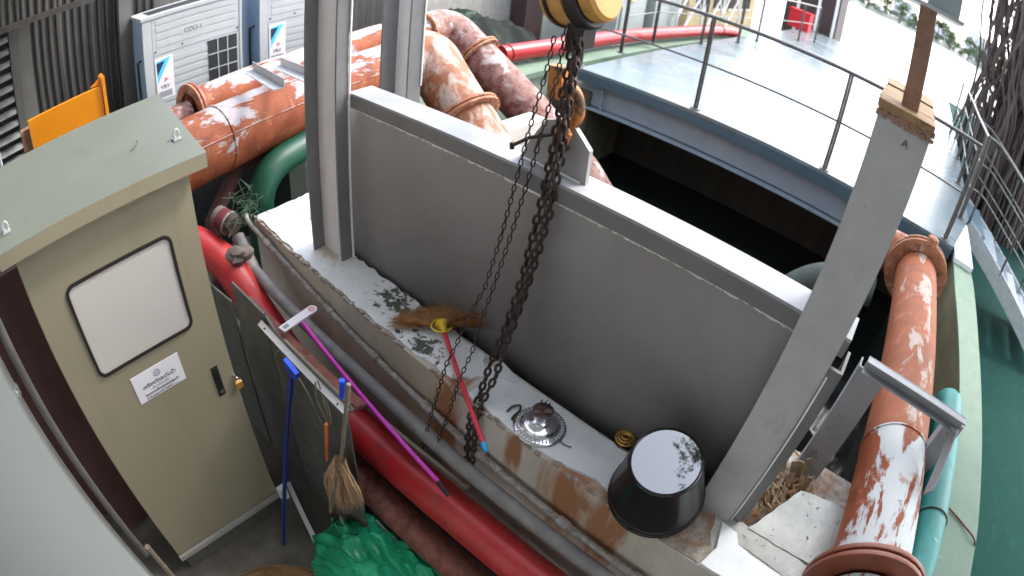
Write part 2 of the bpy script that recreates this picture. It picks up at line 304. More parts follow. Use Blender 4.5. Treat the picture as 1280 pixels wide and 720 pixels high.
def smooth_path(pts, n=6):
    pts = [V(p) for p in pts]; out = []
    for i in range(len(pts)-1):
        p0 = pts[max(0, i-1)]; p1 = pts[i]; p2 = pts[i+1]; p3 = pts[min(len(pts)-1, i+2)]
        for k in range(n):
            t = k/n
            out.append(.5*((2*p1)+(p2-p0)*t+(2*p0-5*p1+4*p2-p3)*t*t+(3*p1-p0-3*p2+p3)*t**3))
    return out+[pts[-1]]
def fillet(pts, r, n=8):
    """polyline with rounded corners"""
    pts = [V(p) for p in pts]; out = [pts[0]]
    for i in range(1, len(pts)-1):
        a = (pts[i-1]-pts[i]); b = (pts[i+1]-pts[i]); k = min(r, a.length*.49, b.length*.49)
        p = pts[i]+a.normalized()*k; q = pts[i]+b.normalized()*k
        for j in range(n+1):
            t = j/n; out.append(p*(1-t)**2+pts[i]*2*t*(1-t)+q*t*t)
    return out+[pts[-1]]
def tube(bm, pts, r, n=12, caps=True):
    pts = [V(p) for p in pts]; rs = r if isinstance(r, (list, tuple)) else [r]*len(pts)
    t0 = (pts[1]-pts[0]).normalized(); u = t0.orthogonal().normalized(); rings = []
    for i, p in enumerate(pts):
        t = (pts[min(i+1, len(pts)-1)]-pts[max(i-1, 0)]).normalized()
        u = (u-t*u.dot(t)).normalized(); w = t.cross(u)
        rings.append([bm.verts.new(p+(u*cos(2*pi*k/n)+w*sin(2*pi*k/n))*rs[i]) for k in range(n)])
    for a, b in zip(rings, rings[1:]):
        for k in range(n): bm.faces.new((a[k], a[(k+1) % n], b[(k+1) % n], b[k]))
    if caps: bm.faces.new(rings[0][::-1]); bm.faces.new(rings[-1])
    return bm
def lathe(bm, prof, c, axis=(0, 0, 1), n=32, cap0=True, cap1=True):
    c = V(c); a = V(axis).normalized(); u = a.orthogonal().normalized(); w = a.cross(u); rings = []
    for r, h in prof: rings.append([bm.verts.new(c+a*h+(u*cos(2*pi*k/n)+w*sin(2*pi*k/n))*r) for k in range(n)])
    for p, q in zip(rings, rings[1:]):
        for k in range(n): bm.faces.new((p[k], p[(k+1) % n], q[(k+1) % n], q[k]))
    if cap0: bm.faces.new(rings[0][::-1])
    if cap1: bm.faces.new(rings[-1])
    return bm
def flange(bm, c, axis, r_in, r_out, th):
    """annular disc"""
    lathe(bm, [(r_in, -th/2), (r_out, -th/2), (r_out, th/2), (r_in, th/2), (r_in, -th/2)], c, axis, 36, False, False)
    bmesh.ops.remove_doubles(bm, verts=bm.verts, dist=1e-6); return bm
def bolts(parent, c, axis, r, n, size, m='flange_rust', th=.03):
    a = V(axis).normalized(); u = a.orthogonal().normalized(); w = a.cross(u); me = None
    for k in range(n):
        p = V(c)+(u*cos(2*pi*(k+.5)/n)+w*sin(2*pi*(k+.5)/n))*r
        b = NB(); lathe(b, [(size, -th), (size, th)], p, a, 6); mk('bolt', b, m, parent)
def ribbed(bm, o, du, dv, nu, amp, nrm, wl):
    """corrugated sheet: origin o, along du (waves), dv height"""
    o = V(o); du = V(du); dv = V(dv); nrm = V(nrm); L = du.length; a = []; b = []
    for i in range(nu+1):
        t = i/nu; s = sin(2*pi*t*L/wl); s = max(-.6, min(.6, s))/.6
        p = o+du*t+nrm*(amp*s); a.append(bm.verts.new(p)); b.append(bm.verts.new(p+dv))
    for i in range(nu): bm.faces.new((a[i], a[i+1], b[i+1], b[i]))
    return bm
def text_mesh(body, size, mw, m, parent, name='lettering', extrude=.0006):
    cu = bpy.data.curves.new(name, 'FONT'); cu.body = body; cu.size = size; cu.align_x = 'CENTER'; cu.align_y = 'CENTER'; cu.extrude = extrude; cu.offset = size*.012
    t = bpy.data.objects.new('tmp_text', cu); COL.objects.link(t)
    dg = bpy.context.evaluated_depsgraph_get(); me = bpy.data.meshes.new_from_object(t.evaluated_get(dg))
    bpy.data.objects.remove(t); me.name = name; me.materials.clear(); me.materials.append(MATS[m])
    me.transform(Matrix.Translation(-ORG[parent]) @ mw)
    o = bpy.data.objects.new(name, me); COL.objects.link(o); o.parent = parent; ORG[o] = ORG[parent]; return o
def link_mesh(L, Wd, r, name):
    b = NB(); pts = []; hw = Wd/2-r; hl = L/2-r-hw
    for k in range(7): a = -pi/2+pi*k/6; pts.append(V((hl+hw*cos(a), hw*sin(a), 0)))
    for k in range(7): a = pi/2+pi*k/6; pts.append(V((-hl+hw*cos(a), hw*sin(a), 0)))
    rings = []; n = 6
    for i, p in enumerate(pts):
        t = (pts[(i+1) % 14]-pts[i-1]).normalized(); u = V((0, 0, 1)); w = t.cross(u)
        rings.append([b.verts.new(p+(u*cos(2*pi*k/n)+w*sin(2*pi*k/n))*r) for k in range(n)])
    for i in range(14):
        a, c = rings[i], rings[(i+1) % 14]
        for k in range(n): b.faces.new((a[k], a[(k+1) % n], c[(k+1) % n], c[k]))
    me = bpy.data.meshes.new(name); b.to_mesh(me); b.free(); me.materials.append(MATS['chain_steel'])
    me.polygons.foreach_set('use_smooth', [True]*len(me.polygons)); return me
def chain(root, pts, me, pitch, phase=0, jit=.0):
    pts = [V(p) for p in pts]; seg = []; acc = 0
    for a, b in zip(pts, pts[1:]): seg.append((acc, a, b)); acc += (b-a).length
    n = int(acc/pitch); k = 0
    for i in range(n):
        s = i*pitch
        while k+1 < len(seg) and seg[k+1][0] < s: k += 1
        s0, a, b = seg[k]; d = (b-a).normalized(); p = a+d*(s-s0)
        u = d.orthogonal().normalized(); w = d.cross(u); ang = (phase+i % 2)*pi/2+.35+random.uniform(-.25, .25)
        y = u*cos(ang)+w*sin(ang); z = d.cross(y)
        if jit: p = p+V((random.uniform(-jit, jit), random.uniform(-jit, jit), 0))
        mw = Matrix((( d.x, y.x, z.x, p.x), (d.y, y.y, z.y, p.y), (d.z, y.z, z.z, p.z), (0, 0, 0, 1)))
        inst('chain_link', me, mw, root)
def ragged(pts, step, amp, seed=0):
    out = []; n = len(pts)
    for i in range(n):
        a = V((*pts[i], 0)); b = V((*pts[(i+1) % n], 0)); m = max(1, int((b-a).length/step)); nr = V((-(b-a).y, (b-a).x, 0)).normalized()
        for k in range(m):
            p = a+(b-a)*k/m
            if k: p = p+nr*(noise.noise(V((p.x*16+seed, p.y*16, seed)))*amp*.4+noise.noise(V((p.x*47+seed, p.y*47, seed)))*amp*.8)
            out.append((p.x, p.y))
    return out

# ================================================================== THE SETTING
b = NB(); box(b, (-60, -30, -.4), (-3.95, 22, 0)); mk('ground', b, 'floor', loc=(0, 0, -.4)); tag(bpy.data.objects['ground'], kind='structure')
b = NB(); box(b, (-3.95, -8, -.4), (8, 1.28, 0)); o = mk('floor', b, 'floor', loc=(0, 0, 0)); tag(o, kind='structure')
b = NB(); box(b, (1.5, 1.28, -.4), (14, 30, .06)); o = mk('green_floor', b, 'green_ground', loc=(0, 0, 0)); tag(o, kind='structure')
b = NB(); bmesh.ops.create_grid(b, x_segments=60, y_segments=60, size=600); bmesh.ops.translate(b, vec=(0, 500, -.45), verts=b.verts)
o = mk('river', b, 'river', loc=(0, 0, -.45)); tag(o, kind='structure')
b = NB(); box(b, (-3.7, 1.8, -.3), (1.4, 18, .02)); o = mk('pit_water', b, 'water_dark', loc=(0, 0, 0)); tag(o, kind='structure')
# low far bank across the river
b = NB(); random.seed(3)
prv = None
for i in range(41):
    x = -160+i*16; y = 205+10*noise.noise(V((i*.2, 0, 0)))
    z = 1.4+.8*noise.noise(V((i*.35, 2, 0)))
    cur_ = [b.verts.new((x, y-6, -.6)), b.verts.new((x, y, z)), b.verts.new((x, y+120, z+1.5))]
    if prv:
        b.faces.new((prv[0], cur_[0], cur_[1], prv[1])); b.faces.new((prv[1], cur_[1], cur_[2], prv[2]))
    prv = cur_
o = mk('far_bank', b, 'far_bank', loc=(0, 205, 0)); tag(o, kind='structure')

# ---- ledge wall (L shaped)
OY = lambda x: 1.356-(x+3.01)*.0327            # outer face line
lw = thing('concrete_wall', (-3.01, 1.45, 0), 'low concrete wall with rust-streaked side running below the steel gate', 'wall')
b = NB(); prism(b, [(-3.01, 1.356), (1.48, OY(1.48)), (1.48, 1.50), (-2.78, 1.60), (-2.82, 4.1), (-3.01, 4.1)], 0, 1.135)
mk('wall_body', b, 'ledge_wall', lw, bevel=.006)
def slab(name, pts, z0, z1, m, amp=.012, seed=0, step=.03):
    b = NB(); prism(b, ragged(pts, step, amp, seed), z0, z1); return mk(name, b, m, lw)
IY = lambda x: 1.60-(x+2.78)*.0255
slab('paint_coat', [(-3.0, 1.368), (-2.4, OY(-2.4)+.012), (-1.9, OY(-1.9)+.012), (-1.5, OY(-1.5)+.012), (-1.22, OY(-1.22)+.03), (-1.12, 1.44), (-1.20, 1.535), (-1.45, 1.555), (-1.62, 1.565), (-2.2, 1.58), (-2.72, 1.60), (-2.80, 1.66), (-2.84, 2.6), (-2.995, 2.6)], 1.136, 1.150, 'white_paint', .02, 1)
slab('paint_coat', [(-1.10, OY(-1.1)+.02), (-.74, OY(-.74)+.004), (-.56, OY(-.5)+.03), (-.44, OY(-.44)+.06), (-.30, OY(-.3)+.035), (-.28, 1.52), (-1.02, 1.535), (-1.17, 1.50), (-1.08, 1.43)], 1.136, 1.152, 'white_paint_clean', .014, 2)
slab('rough_core', [(-.29, OY(-.3)+.006), (.10, OY(.1)+.006), (.13, 1.33), (.07, 1.42), (.05, 1.50), (-.28, 1.52)], 1.13, 1.143, 'rubble', .02, 5)
slab('paint_coat', [(.11, OY(.1)+.004), (.62, OY(.62)+.004), (.58, 1.39), (.28, 1.41), (.20, 1.425), (.17, 1.47), (.09, 1.48), (.13, 1.36)], 1.136, 1.156, 'white_paint_clean', .004, 7)
slab('paint_coat', [(-.26, 1.515), (.1, 1.49), (.2, 1.44), (.64, 1.40), (1.2, 1.36), (1.2, 1.50), (.3, 1.53), (-.26, 1.56)], 1.12, 1.141, 'white_grimy', .012, 9)
# crumbled dark edge strip under the paint
b = NB(); random.seed(5)
x = -3.0
while x < -.28:
    w = random.uniform(.015, .05)
    if random.random() < .8: obox(b, (x, OY(x)+.002+random.uniform(-.003, .006), 1.137+random.uniform(-.004, .004)), (w/2, 0, 0), (0, .007, 0), (0, 0, .007))
    x += w*random.uniform(.8, 1.6)
o = mk('crumbled_edge', b, 'rubble', lw); o['kind'] = 'stuff'
# loose flaked tiles near the broom
fl = NB(); prism(fl, [(-1.14, 1.56), (-1.02, 1.53), (-1.0, 1.50), (-1.1, 1.47)], 1.153, 1.163)
tag(mk('paint_flake', fl, 'white_paint_clean'), 'loose white flake of paint lying behind the red broom handle', 'paint flake')

# ---- white block by the right pipe
wb = NB()
prism(wb, ragged([(.20, 1.53), (.34, 1.86), (.52, 1.90), (1.12, 1.84), (1.12, 1.53)], .05, .012, 3), .2, 1.146)
tag(mk('concrete_block', wb, 'white_grimy', bevel=.004), 'chipped white painted concrete block under the near end of the orange pipe', 'concrete block')

# ---- green river wall on the right
gw = thing('green_wall', (1.2, 5, 0), 'pale green low wall curving away beside the green ground', 'wall')
go = [(1.28, 6.0), (1.35, 5.1), (1.385, 4.1), (1.43, 3.3), (1.475, 2.65), (1.505, 2.28), (1.515, 1.95), (1.515, 1.28)]
gi = [(1.06, 6.0), (1.09, 5.3), (1.105, 4.8), (1.165, 3.9), (1.20, 3.3), (1.215, 2.6), (1.22, 1.95), (1.22, 1.52)]
b = NB(); prism(b, go+gi[::-1], 1.128, 1.15); mk('coping', b, 'green_top', gw, bevel=.006)
b = NB(); prism(b, [(x-.004, y) for x, y in go]+[(x+.006, y) for x, y in gi[::-1]], -.3, 1.126); mk('wall_body', b, 'olive_face', gw)
wt = NB(); prism(wt, [(1.08, 5.38), (1.32, 5.38), (1.30, 6.6), (1.06, 6.6)], 1.152, 1.205)
mk('white_coping', wt, 'white_paint_clean', gw, bevel=.004)
tag(bpy.data.objects['green_wall'], None)
# cable hanging over it
b = NB(); tube(b, smooth_path([(1.21, 2.28, 1.16), (1.36, 2.23, 1.158), (1.50, 2.15, 1.155), (1.53, 2.1, 1.0), (1.535, 2.05, .5)], 6), .006, 6)
tag(mk('cable', b, 'brown_rust', smooth=True), 'thin brown cable draped over the green wall beside the turquoise pipe', 'cable')

# ---- pit walls
pw = NB(); box(pw, (-4.02, 2.2, -.4), (-3.74, 7.2, 1.10)); tag(mk('pit_side_wall', pw, 'green_pale', bevel=.01), 'pale green side wall of the sluice behind the orange elbows', 'wall')
pw = NB(); box(pw, (-4.02, 3.9, 1.104), (-3.70, 14, 1.17)); tag(mk('wall_coping', pw, 'green_top', bevel=.01), 'whitish concrete coping running under the far red pipe', 'coping')
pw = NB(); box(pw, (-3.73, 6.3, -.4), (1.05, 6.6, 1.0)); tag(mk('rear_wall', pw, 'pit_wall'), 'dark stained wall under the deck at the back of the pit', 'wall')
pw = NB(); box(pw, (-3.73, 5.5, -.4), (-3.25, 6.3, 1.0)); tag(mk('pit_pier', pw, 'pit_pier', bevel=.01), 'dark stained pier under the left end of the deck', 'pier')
# floating specks on the pit water
random.seed(12); b = NB()
for i in range(60):
    p = V((random.gauss(-.9, .7), random.gauss(3.0, .5), .03)); a = random.uniform(0, pi); s = random.uniform(.008, .03)
    if p.y < 1.9 or p.x > .9: continue
    obox(b, p, (s*cos(a), s*sin(a), 0), (-s*.4*sin(a), s*.4*cos(a), 0), (0, 0, .003))
o = mk('floating_debris', b, 'leaf_brown'); tag(o, 'scattered dead leaves floating on the dark pit water', 'debris', kind='stuff')

# ---- steel gate
ZG = 2.10
gt = thing('steel_gate', (-1.0, 1.66, .1), 'grey steel sluice gate plate with a flat top flange and weld seam', 'sluice gate')
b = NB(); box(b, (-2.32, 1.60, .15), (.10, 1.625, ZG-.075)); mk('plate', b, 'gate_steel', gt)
b = NB(); box(b, (-2.225, 1.572, ZG-.012), (.135, 1.715, ZG)); mk('top_flange', b, 'gate_flange', gt, bevel=.002)
b = NB(); box(b, (-2.225, 1.572, ZG-.075), (.135, 1.590, ZG-.0125)); mk('flange_lip', b, 'column_dark', gt, bevel=.002)
b = NB(); box(b, (-2.22, 1.700, ZG-.10), (.13, 1.714, ZG-.0125)); mk('rear_lip', b, 'column_dark', gt)
b = NB(); random.seed(4); x = -2.2
while x < .05:
    L_ = random.uniform(.015, .06); z = ZG-.084+random.uniform(-.003, .003)
    tube(b, [(x, 1.596, z), (x+L_*.5, 1.592, z-.002), (x+L_, 1.596, z+random.uniform(-.002, .002))], random.uniform(.006, .0105), 6); x += L_*random.uniform(.8, 1.15)
mk('weld_bead', b, 'weld_white', gt)
for x in (-2.1, -1.5, -.9, -.3):
    b = NB(); box(b, (x-.02, 1.627, .16), (x+.02, 1.70, ZG-.02)); mk('stiffener', b, 'column_dark', gt)
# lifting lug on the flange
pp = [Yp(*q, 1.645) for q in ((663, 176), (684, 152), (714, 152), (739, 189), (735, 221))]
base_x0, base_x1 = pp[0].x-.03, pp[4].x
poly = [(base_x0, ZG+.001), (pp[0].x, pp[0].z), (pp[1].x, pp[1].z+.01), (pp[2].x, pp[2].z+.01), (pp[3].x, pp[3].z), (base_x1, ZG+.001)]
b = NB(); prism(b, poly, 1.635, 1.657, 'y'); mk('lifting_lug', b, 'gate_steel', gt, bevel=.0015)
b = NB(); tube(b, [(base_x0+.02, 1.630, ZG+.004)]+[(base_x0+.02+(base_x1-base_x0-.04)*k/12, 1.631+random.uniform(-.001, .001), ZG+.004+random.uniform(-.002, .002)) for k in range(1, 13)], .005, 6)
mk('weld_bead', b, 'weld_white', gt)

# ---- columns
def hcol(name, x0, x1, yl0, yl1, yw, yr0, yr1, z0, z1, label):
    r = thing(name, ((x0+x1)/2, yw, z0), label, 'steel column')
    t = .014
    b = NB(); box(b, (x0, yl0, z0), (x0+t, yl1, z1)); mk('flange', b, 'column_dark', r, bevel=.002)  # flanges darker than the web: shaded faces put into the colour
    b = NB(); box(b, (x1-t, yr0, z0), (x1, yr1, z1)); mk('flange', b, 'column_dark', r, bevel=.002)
    b = NB(); box(b, (x0+t, yw, z0), (x1-t, yw+.012, z1)); mk('web', b, 'column_web_lit', r)
    return r
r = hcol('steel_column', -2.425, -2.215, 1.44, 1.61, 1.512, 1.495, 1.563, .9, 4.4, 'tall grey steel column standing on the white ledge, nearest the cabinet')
b = NB(); tube(b, [(-2.209, 1.568, .95+k*.05+random.uniform(-.01, .01)) for k in range(70)], .006, 5); mk('weld_bead', b, 'weld_white', r)
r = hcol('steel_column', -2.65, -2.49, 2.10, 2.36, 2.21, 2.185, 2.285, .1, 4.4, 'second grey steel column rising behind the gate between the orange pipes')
b = NB(); tube(b, [(-2.484, 2.283, 1.9+k*.05+random.uniform(-.01, .01)) for k in range(50)], .005, 5); mk('weld_bead', b, 'weld_white', r)
# right column, cut off with plywood on its head
rc = thing('steel_column', (.02, 1.6, .6), 'grey steel column at the right end of the gate, capped with weathered plywood', 'steel column')
b = NB(); box(b, (-.052, 1.50, .7), (.108, 1.512, 2.79)); mk('face_plate', b, 'column_grey', rc, bevel=.002)
b = NB(); box(b, (.02, 1.512, .7), (.034, 1.66, 2.79)); mk('web', b, 'column_dark', rc)
b = NB(); box(b, (-.052, 1.72, .7), (.108, 1.732, 2.79)); mk('rear_flange', b, 'column_dark', rc)
b = NB(); box(b, (.110, 1.53, .7), (.152, 1.545, 2.0)); mk('guide_plate', b, 'column_dark', rc)
b = NB(); tube(b, [(.118, 1.526, .8+k*.03+random.uniform(-.006, .006)) for k in range(40)], .0045, 5); mk('weld_bead', b, 'weld_white', rc)
b = NB(); box(b, (.155, 1.56, .7), (.166, 1.70, 1.98)); mk('guide_plate', b, 'column_dark', rc)
# plywood boards stacked on the column head
random.seed(9)
for k in range(5):
    y0 = 1.492+k*.118
    b = NB(); prism(b, ragged([(-.058, y0), (.112, y0), (.108, y0+.112), (-.062, y0+.112)], .018, .014, k), 2.795, 2.818+random.uniform(-.003, .004))
    mk('plywood_strip', b, 'plywood', rc)
text_mesh('A', .03, Matrix(((1, 0, 0, .045), (0, 0, -1, 1.4985), (0, 1, 0, 2.735), (0, 0, 0, 1))), 'ink', rc)
b = NB(); random.seed(19)
for k in range(70):
    x = random.uniform(-.058, .112); obox(b, (x, 1.496+random.uniform(-.004, .004), 2.786+random.uniform(-.012, .010)), (random.uniform(.003, .011), 0, 0), (0, .005, 0), (0, 0, random.uniform(.003, .009)))
o = mk('rotten_edge', b, 'angle_iron', rc); o['kind'] = 'stuff'
# lamp on an angle iron bolted to the column head
lp = thing('flood_light', (.03, 1.53, 2.8), 'box lamp on a rusty angle iron post rising from the right column', 'lamp')
P0 = Yp(1137, 137, 1.56); P1 = Yp(1160, 18, 1.56)
b = NB(); beam(b, P0, P1+V((0, 0, .02)), .05, .006, (0, 1, 0)); mk('post', b, 'angle_iron', lp)
b = NB(); beam(b, P0+V((-.024, .025, 0)), P1+V((-.024, .025, .02)), .006, .05, (0, 1, 0)); mk('post_flange', b, 'angle_iron', lp)
c0 = Yp(1162, 12, 1.60)
b = NB(); box(b, (c0.x-.07, 1.50, c0.z+.0), (c0.x+.10, 1.78, c0.z+.012)); mk('bracket_plate', b, 'galvanised', lp, bevel=.002)
b = NB(); box(b, (c0.x-.01, 1.52, c0.z+.014), (c0.x+.085, 1.74, c0.z+.20)); mk('lamp_housing', b, 'lamp_box', lp, bevel=.006)

# ---- deck on the far side
dk = thing('steel_deck', (-1, 8, 1.0), 'raised steel platform with pale bright top and blue edge beam', 'platform')
XL = lambda y: -3.42-.02*(y-5.45)
xl = lambda y: -3.42-.02*(y-5.47); xr = lambda y: 1.03+(y-5.47)*.22 if y < 6.7 else 1.30+(y-6.7)*.016
ys_ = [5.47, 6.7, 9.1, 11.6, 14.2, 19]
for y0, y1 in zip(ys_, ys_[1:]):
    for x0f, x1f in ((0, .36), (.36, .72), (.72, 1)):
        P4 = [(xl(y)+(xr(y)-xl(y))*f, y) for y, f in ((y0+.0008, x0f), (y0+.0008, x1f), (y1-.0008, x1f), (y1-.0008, x0f))]
        P4 = [(P4[0][0]+.0008, P4[0][1]), (P4[1][0]-.0008, P4[1][1]), (P4[2][0]-.0008, P4[2][1]), (P4[3][0]+.0008, P4[3][1])]
        b = NB(); prism(b, P4, 1.215, 1.25); mk('deck_plate', b, 'deck_top', dk, bevel=.0012)
b = NB(); box(b, (-3.42, 5.46, 1.105), (1.03, 5.485, 1.213)); mk('fascia', b, 'deck_blue', dk, bevel=.002)
b = NB(); box(b, (-3.40, 5.55, .835), (1.0, 5.565, 1.21)); mk('beam_web', b, 'deck_beam', dk)
b = NB(); box(b, (-3.42, 5.47, .80), (1.0, 5.62, .816)); mk('bottom_flange', b, 'deck_beam', dk, bevel=.002)
for x in (-3.1, -.02): 
    b = NB(); box(b, (x, 5.49, .818), (x+.012, 5.548, 1.2)); mk('stiffener', b, 'deck_beam', dk)
for y in (8, 10.5, 13, 15.5):
    b = NB(); box(b, (-3.3, y, 1.0), (1.2, y+.1, 1.213)); mk('joist', b, 'deck_beam', dk)
for x in (.8,):
    b = NB(); box(b, (x, 6.12, -.4), (x+.15, 6.27, .80)); mk('leg', b, 'deck_beam', dk)
b = NB(); box(b, (-3.42, 5.5, 1.213), (-3.35, 5.9, 1.2145)); b.free()

def railing(name, posts, label, z=1.25, h=1.03, mids=(.5,), ext=None, cat='railing', group=None, rt=.021, rp=.019, single=False):
    r = thing(name, posts[0], label, cat, group)
    for p in posts:
        p = V(p)
        b = NB(); tube(b, [p+V((-.014, 0, .01)), p+V((-.014, 0, h-.01))], rp*.7, 8); 
        tube(b, [p+V((.014, 0, .01)), p+V((.014, 0, h-.01))], rp*.7, 8); mk('post', b, 'stainless', r, smooth=True)
        b = NB(); lathe(b, [(.055, 0), (.055, .01), (.03, .014)], p+V((0, 0, .001)), n=14); mk('base_plate', b, 'stainless', r)
    line = [V(p) for p in (ext or posts)]
    b = NB(); tube(b, [p+V((0, 0, h)) for p in line], rt, 10); mk('top_rail', b, 'stainless', r, smooth=True)
    for q in mids:
        b = NB(); tube(b, [p+V((0, 0, h*q)) for p in line], rt*.55, 8); mk('mid_rail', b, 'stainless', r, smooth=True)
    return r
railing('railing', [(-3.47, 5.56, 1.25), (-2.02, 5.55, 1.25), (-.54, 5.54, 1.25), (.92, 5.54, 1.25)], 'steel railing along the near edge of the deck', ext=[(-3.5, 5.56, 1.25), (.94, 5.54, 1.25)])
fr = [Zp(776, 66, 1.25), Zp(816, 54, 1.25), Zp(876, 55, 1.25), Zp(922, 54, 1.25), Zp(946, 51, 1.25), (-2.95, 14.4, 1.25), (-2.75, 15.6, 1.25)]
railing('railing', fr, 'steel railing on the far left side of the deck in front of the red pipe', mids=(.5,), ext=fr)
railing('railing', [(1.16, 6.55, 1.25), (1.2, 8.1, 1.25), (1.28, 9.8, 1.25), (1.36, 11.8, 1.25), (1.42, 14, 1.25)], 'steel railing down the right side of the deck beyond the stair', mids=(.35, .68))
# stair descending to the green floor
st = thing('steel_stair', (1.4, 7.2, .06), 'steel stair going down from the deck to the green floor with pipe handrails', 'stair')
SX0, SX1, SZ1 = 1.32, 3.5, .06
for y in (6.78, 7.85):
    b = NB(); beam(b, (SX0, y, 1.14), (SX1, y, .10), .03, .20, (0, 1, 0)) if False else beam(b, (SX0, y, 1.14), (SX1, y, .10), .03, .22); mk('stringer', b, 'galvanised', st)
for k in range(7):
    t = (k+.6)/7; x = SX0+(SX1-SX0)*t; z = 1.23-(1.16)*t
    b = NB(); box(b, (x-.15, 6.80, z-.015), (x+.13, 7.83, z+.015)); mk('tread', b, 'deck_blue' if k % 2 == 0 else 'deck_beam', st, bevel=.003)
hr = [(1.20, 6.72), (1.32, 6.78), (2.05, 6.78), (2.8, 6.78), (3.5, 6.78)]
for y in (6.78, 7.85):
    for x in (1.34, 2.05, 2.8, 3.5):
        z = 1.20-(x-SX0)*(1.04/2.18); b = NB(); tube(b, [(x, y, z), (x, y, z+1.0)], .018, 8); mk('post', b, 'stainless', st, smooth=True)
    for hh, rr in ((1.02, .023), (.68, .012), (.36, .012)):
        b = NB(); tube(b, fillet([(1.18, y-.08, 1.25+hh), (1.36, y, 1.23+hh), (3.5, y, .21+hh), (3.62, y, .2+hh)], .15), rr, 8); mk('handrail', b, 'stainless', st, smooth=True)
# ================================================================== PIPES
def pipe_flange(r, c, ax, rin, rout, th=.03, m='flange_rust', nb=8, bs=.012):
    b = NB(); flange(b, c, ax, rin, rout, th); mk('flange', b, m, r, bevel=.002, smooth=True)
    if nb: bolts(r, c, ax, (rin+rout)/2+.012, nb, bs, m, th*.5+.012)
def ring_seam(r, c, ax, rad, m, w=.008, t=.006):
    b = NB(); lathe(b, [(rad, -w), (rad+t, -w*.5), (rad+t, w*.5), (rad, w)], c, ax, 36, False, False); mk('joint_ring', b, m, r, smooth=True)
# right orange pipe
rp = thing('orange_pipe', (.7, 2.9, 1.3), 'large peeling orange pipe on the right with a white worn patch on its near half', 'pipe')
A, B, M_ = V((.605, 4.22, 1.30)), V((.780, 1.43, 1.30)), V((.70, 2.22, 1.30))
R0 = .188
b = NB(); tube(b, [M_+(A-M_)*k/12 for k in range(13)], R0*.985, 40); mk('pipe_body', b, 'orange_right_pipe_far', rp, smooth=True)
b = NB(); tube(b, [B+(M_-B)*k/8 for k in range(9)], R0, 40); mk('pipe_body', b, 'orange_right_pipe', rp, smooth=True)
pipe_flange(rp, A+V((-.003, .02, 0)), A-B, R0, .285, .028, 'flange_rust', 12, .014)
pipe_flange(rp, A+V((-.006, .085, 0)), A-B, R0-.04, .285, .028, 'flange_rust', 0)
pipe_flange(rp, B, A-B, R0, .285, .022, 'flange_red', 12, .014)
pipe_flange(rp, B+(B-A).normalized()*.035, A-B, R0, .285, .022, 'flange_red', 0)
b = NB(); tube(b, [B+(B-A).normalized()*.06, B+(B-A).normalized()*.5], R0, 32); mk('pipe_body', b, 'orange_right_pipe', rp, smooth=True)
ring_seam(rp, M_, A-B, R0, 'orange_right_pipe')
el_pts = fillet([A+V((-.01, .10, 0)), A+V((-.03, .45, -.10)), A+V((-.70, .5, -.17))], .30)
b = NB(); tube(b, el_pts, R0*.98, 28); mk('elbow', b, 'orange_right_pipe_far', rp, smooth=True)
c = el_pts[-1]
pipe_flange(rp, c, (-1, 0, 0), .12, .235, .03, 'flange_rust', 10, .014)
b = NB(); lathe(b, [(.06, 0), (.05, .05), (.03, .06)], (A.x+.02, A.y+.06, A.z+.27), n=8); mk('cap_lump', b, 'flange_rust', rp)
# curved pipe in the pit joining that flange
b = NB(); tube(b, smooth_path([(.35, 4.45, .86), (-.05, 4.42, .80), (-.33, 4.38, .54), (-.47, 4.35, .1), (-.5, 4.35, -.3)], 8), .125, 28)
tag(mk('pit_pipe', b, 'pit_pipe', smooth=True), 'dull green curved pipe dipping into the dark pit beside the right column', 'pipe')
# turquoise pipe
b = NB(); tp = fillet([(1.0, 1.25, 1.33), (1.015, 1.6, 1.33), (1.02, 2.93, 1.31), (1.02, 2.99, .6)], .12)
tr = thing('turquoise_pipe', (1.02, 2, 1.2), 'scuffed turquoise pipe squeezed between the orange pipe and the green wall', 'pipe')
tube(b, tp, .093, 28); mk('pipe_body', b, 'teal_pipe', tr, smooth=True)
b = NB(); lathe(b, [(.094, -.004), (.099, -.003), (.099, .003), (.094, .004)], (1.016, 1.92, 1.327), (0, 1, 0), 28, False, False); mk('band', b, 'black_iron', tr, smooth=True)
# bracket round the orange pipe
br = thing('pipe_bracket', (.6, 2.2, .5), 'grey channel-steel frame straddling the orange pipe', 'bracket')
def channel(bm, a, b_, w, h, t, up, open_=1):
    a = V(a); b_ = V(b_); d = (b_-a).normalized(); s = d.cross(V(up)).normalized(); u = s.cross(d)
    beam(bm, a, b_, t, h, up)
    for k in (-1, 1):
        o = u*k*(h/2-t/2)+s*open_*w/2
        beam(bm, a+o, b_+o, w, t, up)
    return bm
b = NB(); channel(b, (.355, 2.20, .45), (.355, 2.20, 1.635), .07, .15, .008, (1, 0, 0), 1); mk('leg', b, 'bracket_grey', br)
b = NB(); channel(b, (.30, 2.185, 1.675), (.905, 2.185, 1.675), .045, .07, .008, (0, 0, 1), 1); mk('crossbar', b, 'bracket_grey', br)
b = NB(); channel(b, (.88, 2.20, .6), (.88, 2.20, 1.655), .07, .10, .008, (1, 0, 0), 1); mk('leg', b, 'bracket_grey', br)
b = NB(); beam(b, (.88, 2.14, 1.62), (.88, 1.90, 1.48), .008, .11); mk('gusset', b, 'bracket_grey', br)
b = NB(); box(b, (.26, 2.10, .80), (.46, 2.34, .815)); mk('base_plate', b, 'flange_rust', br)

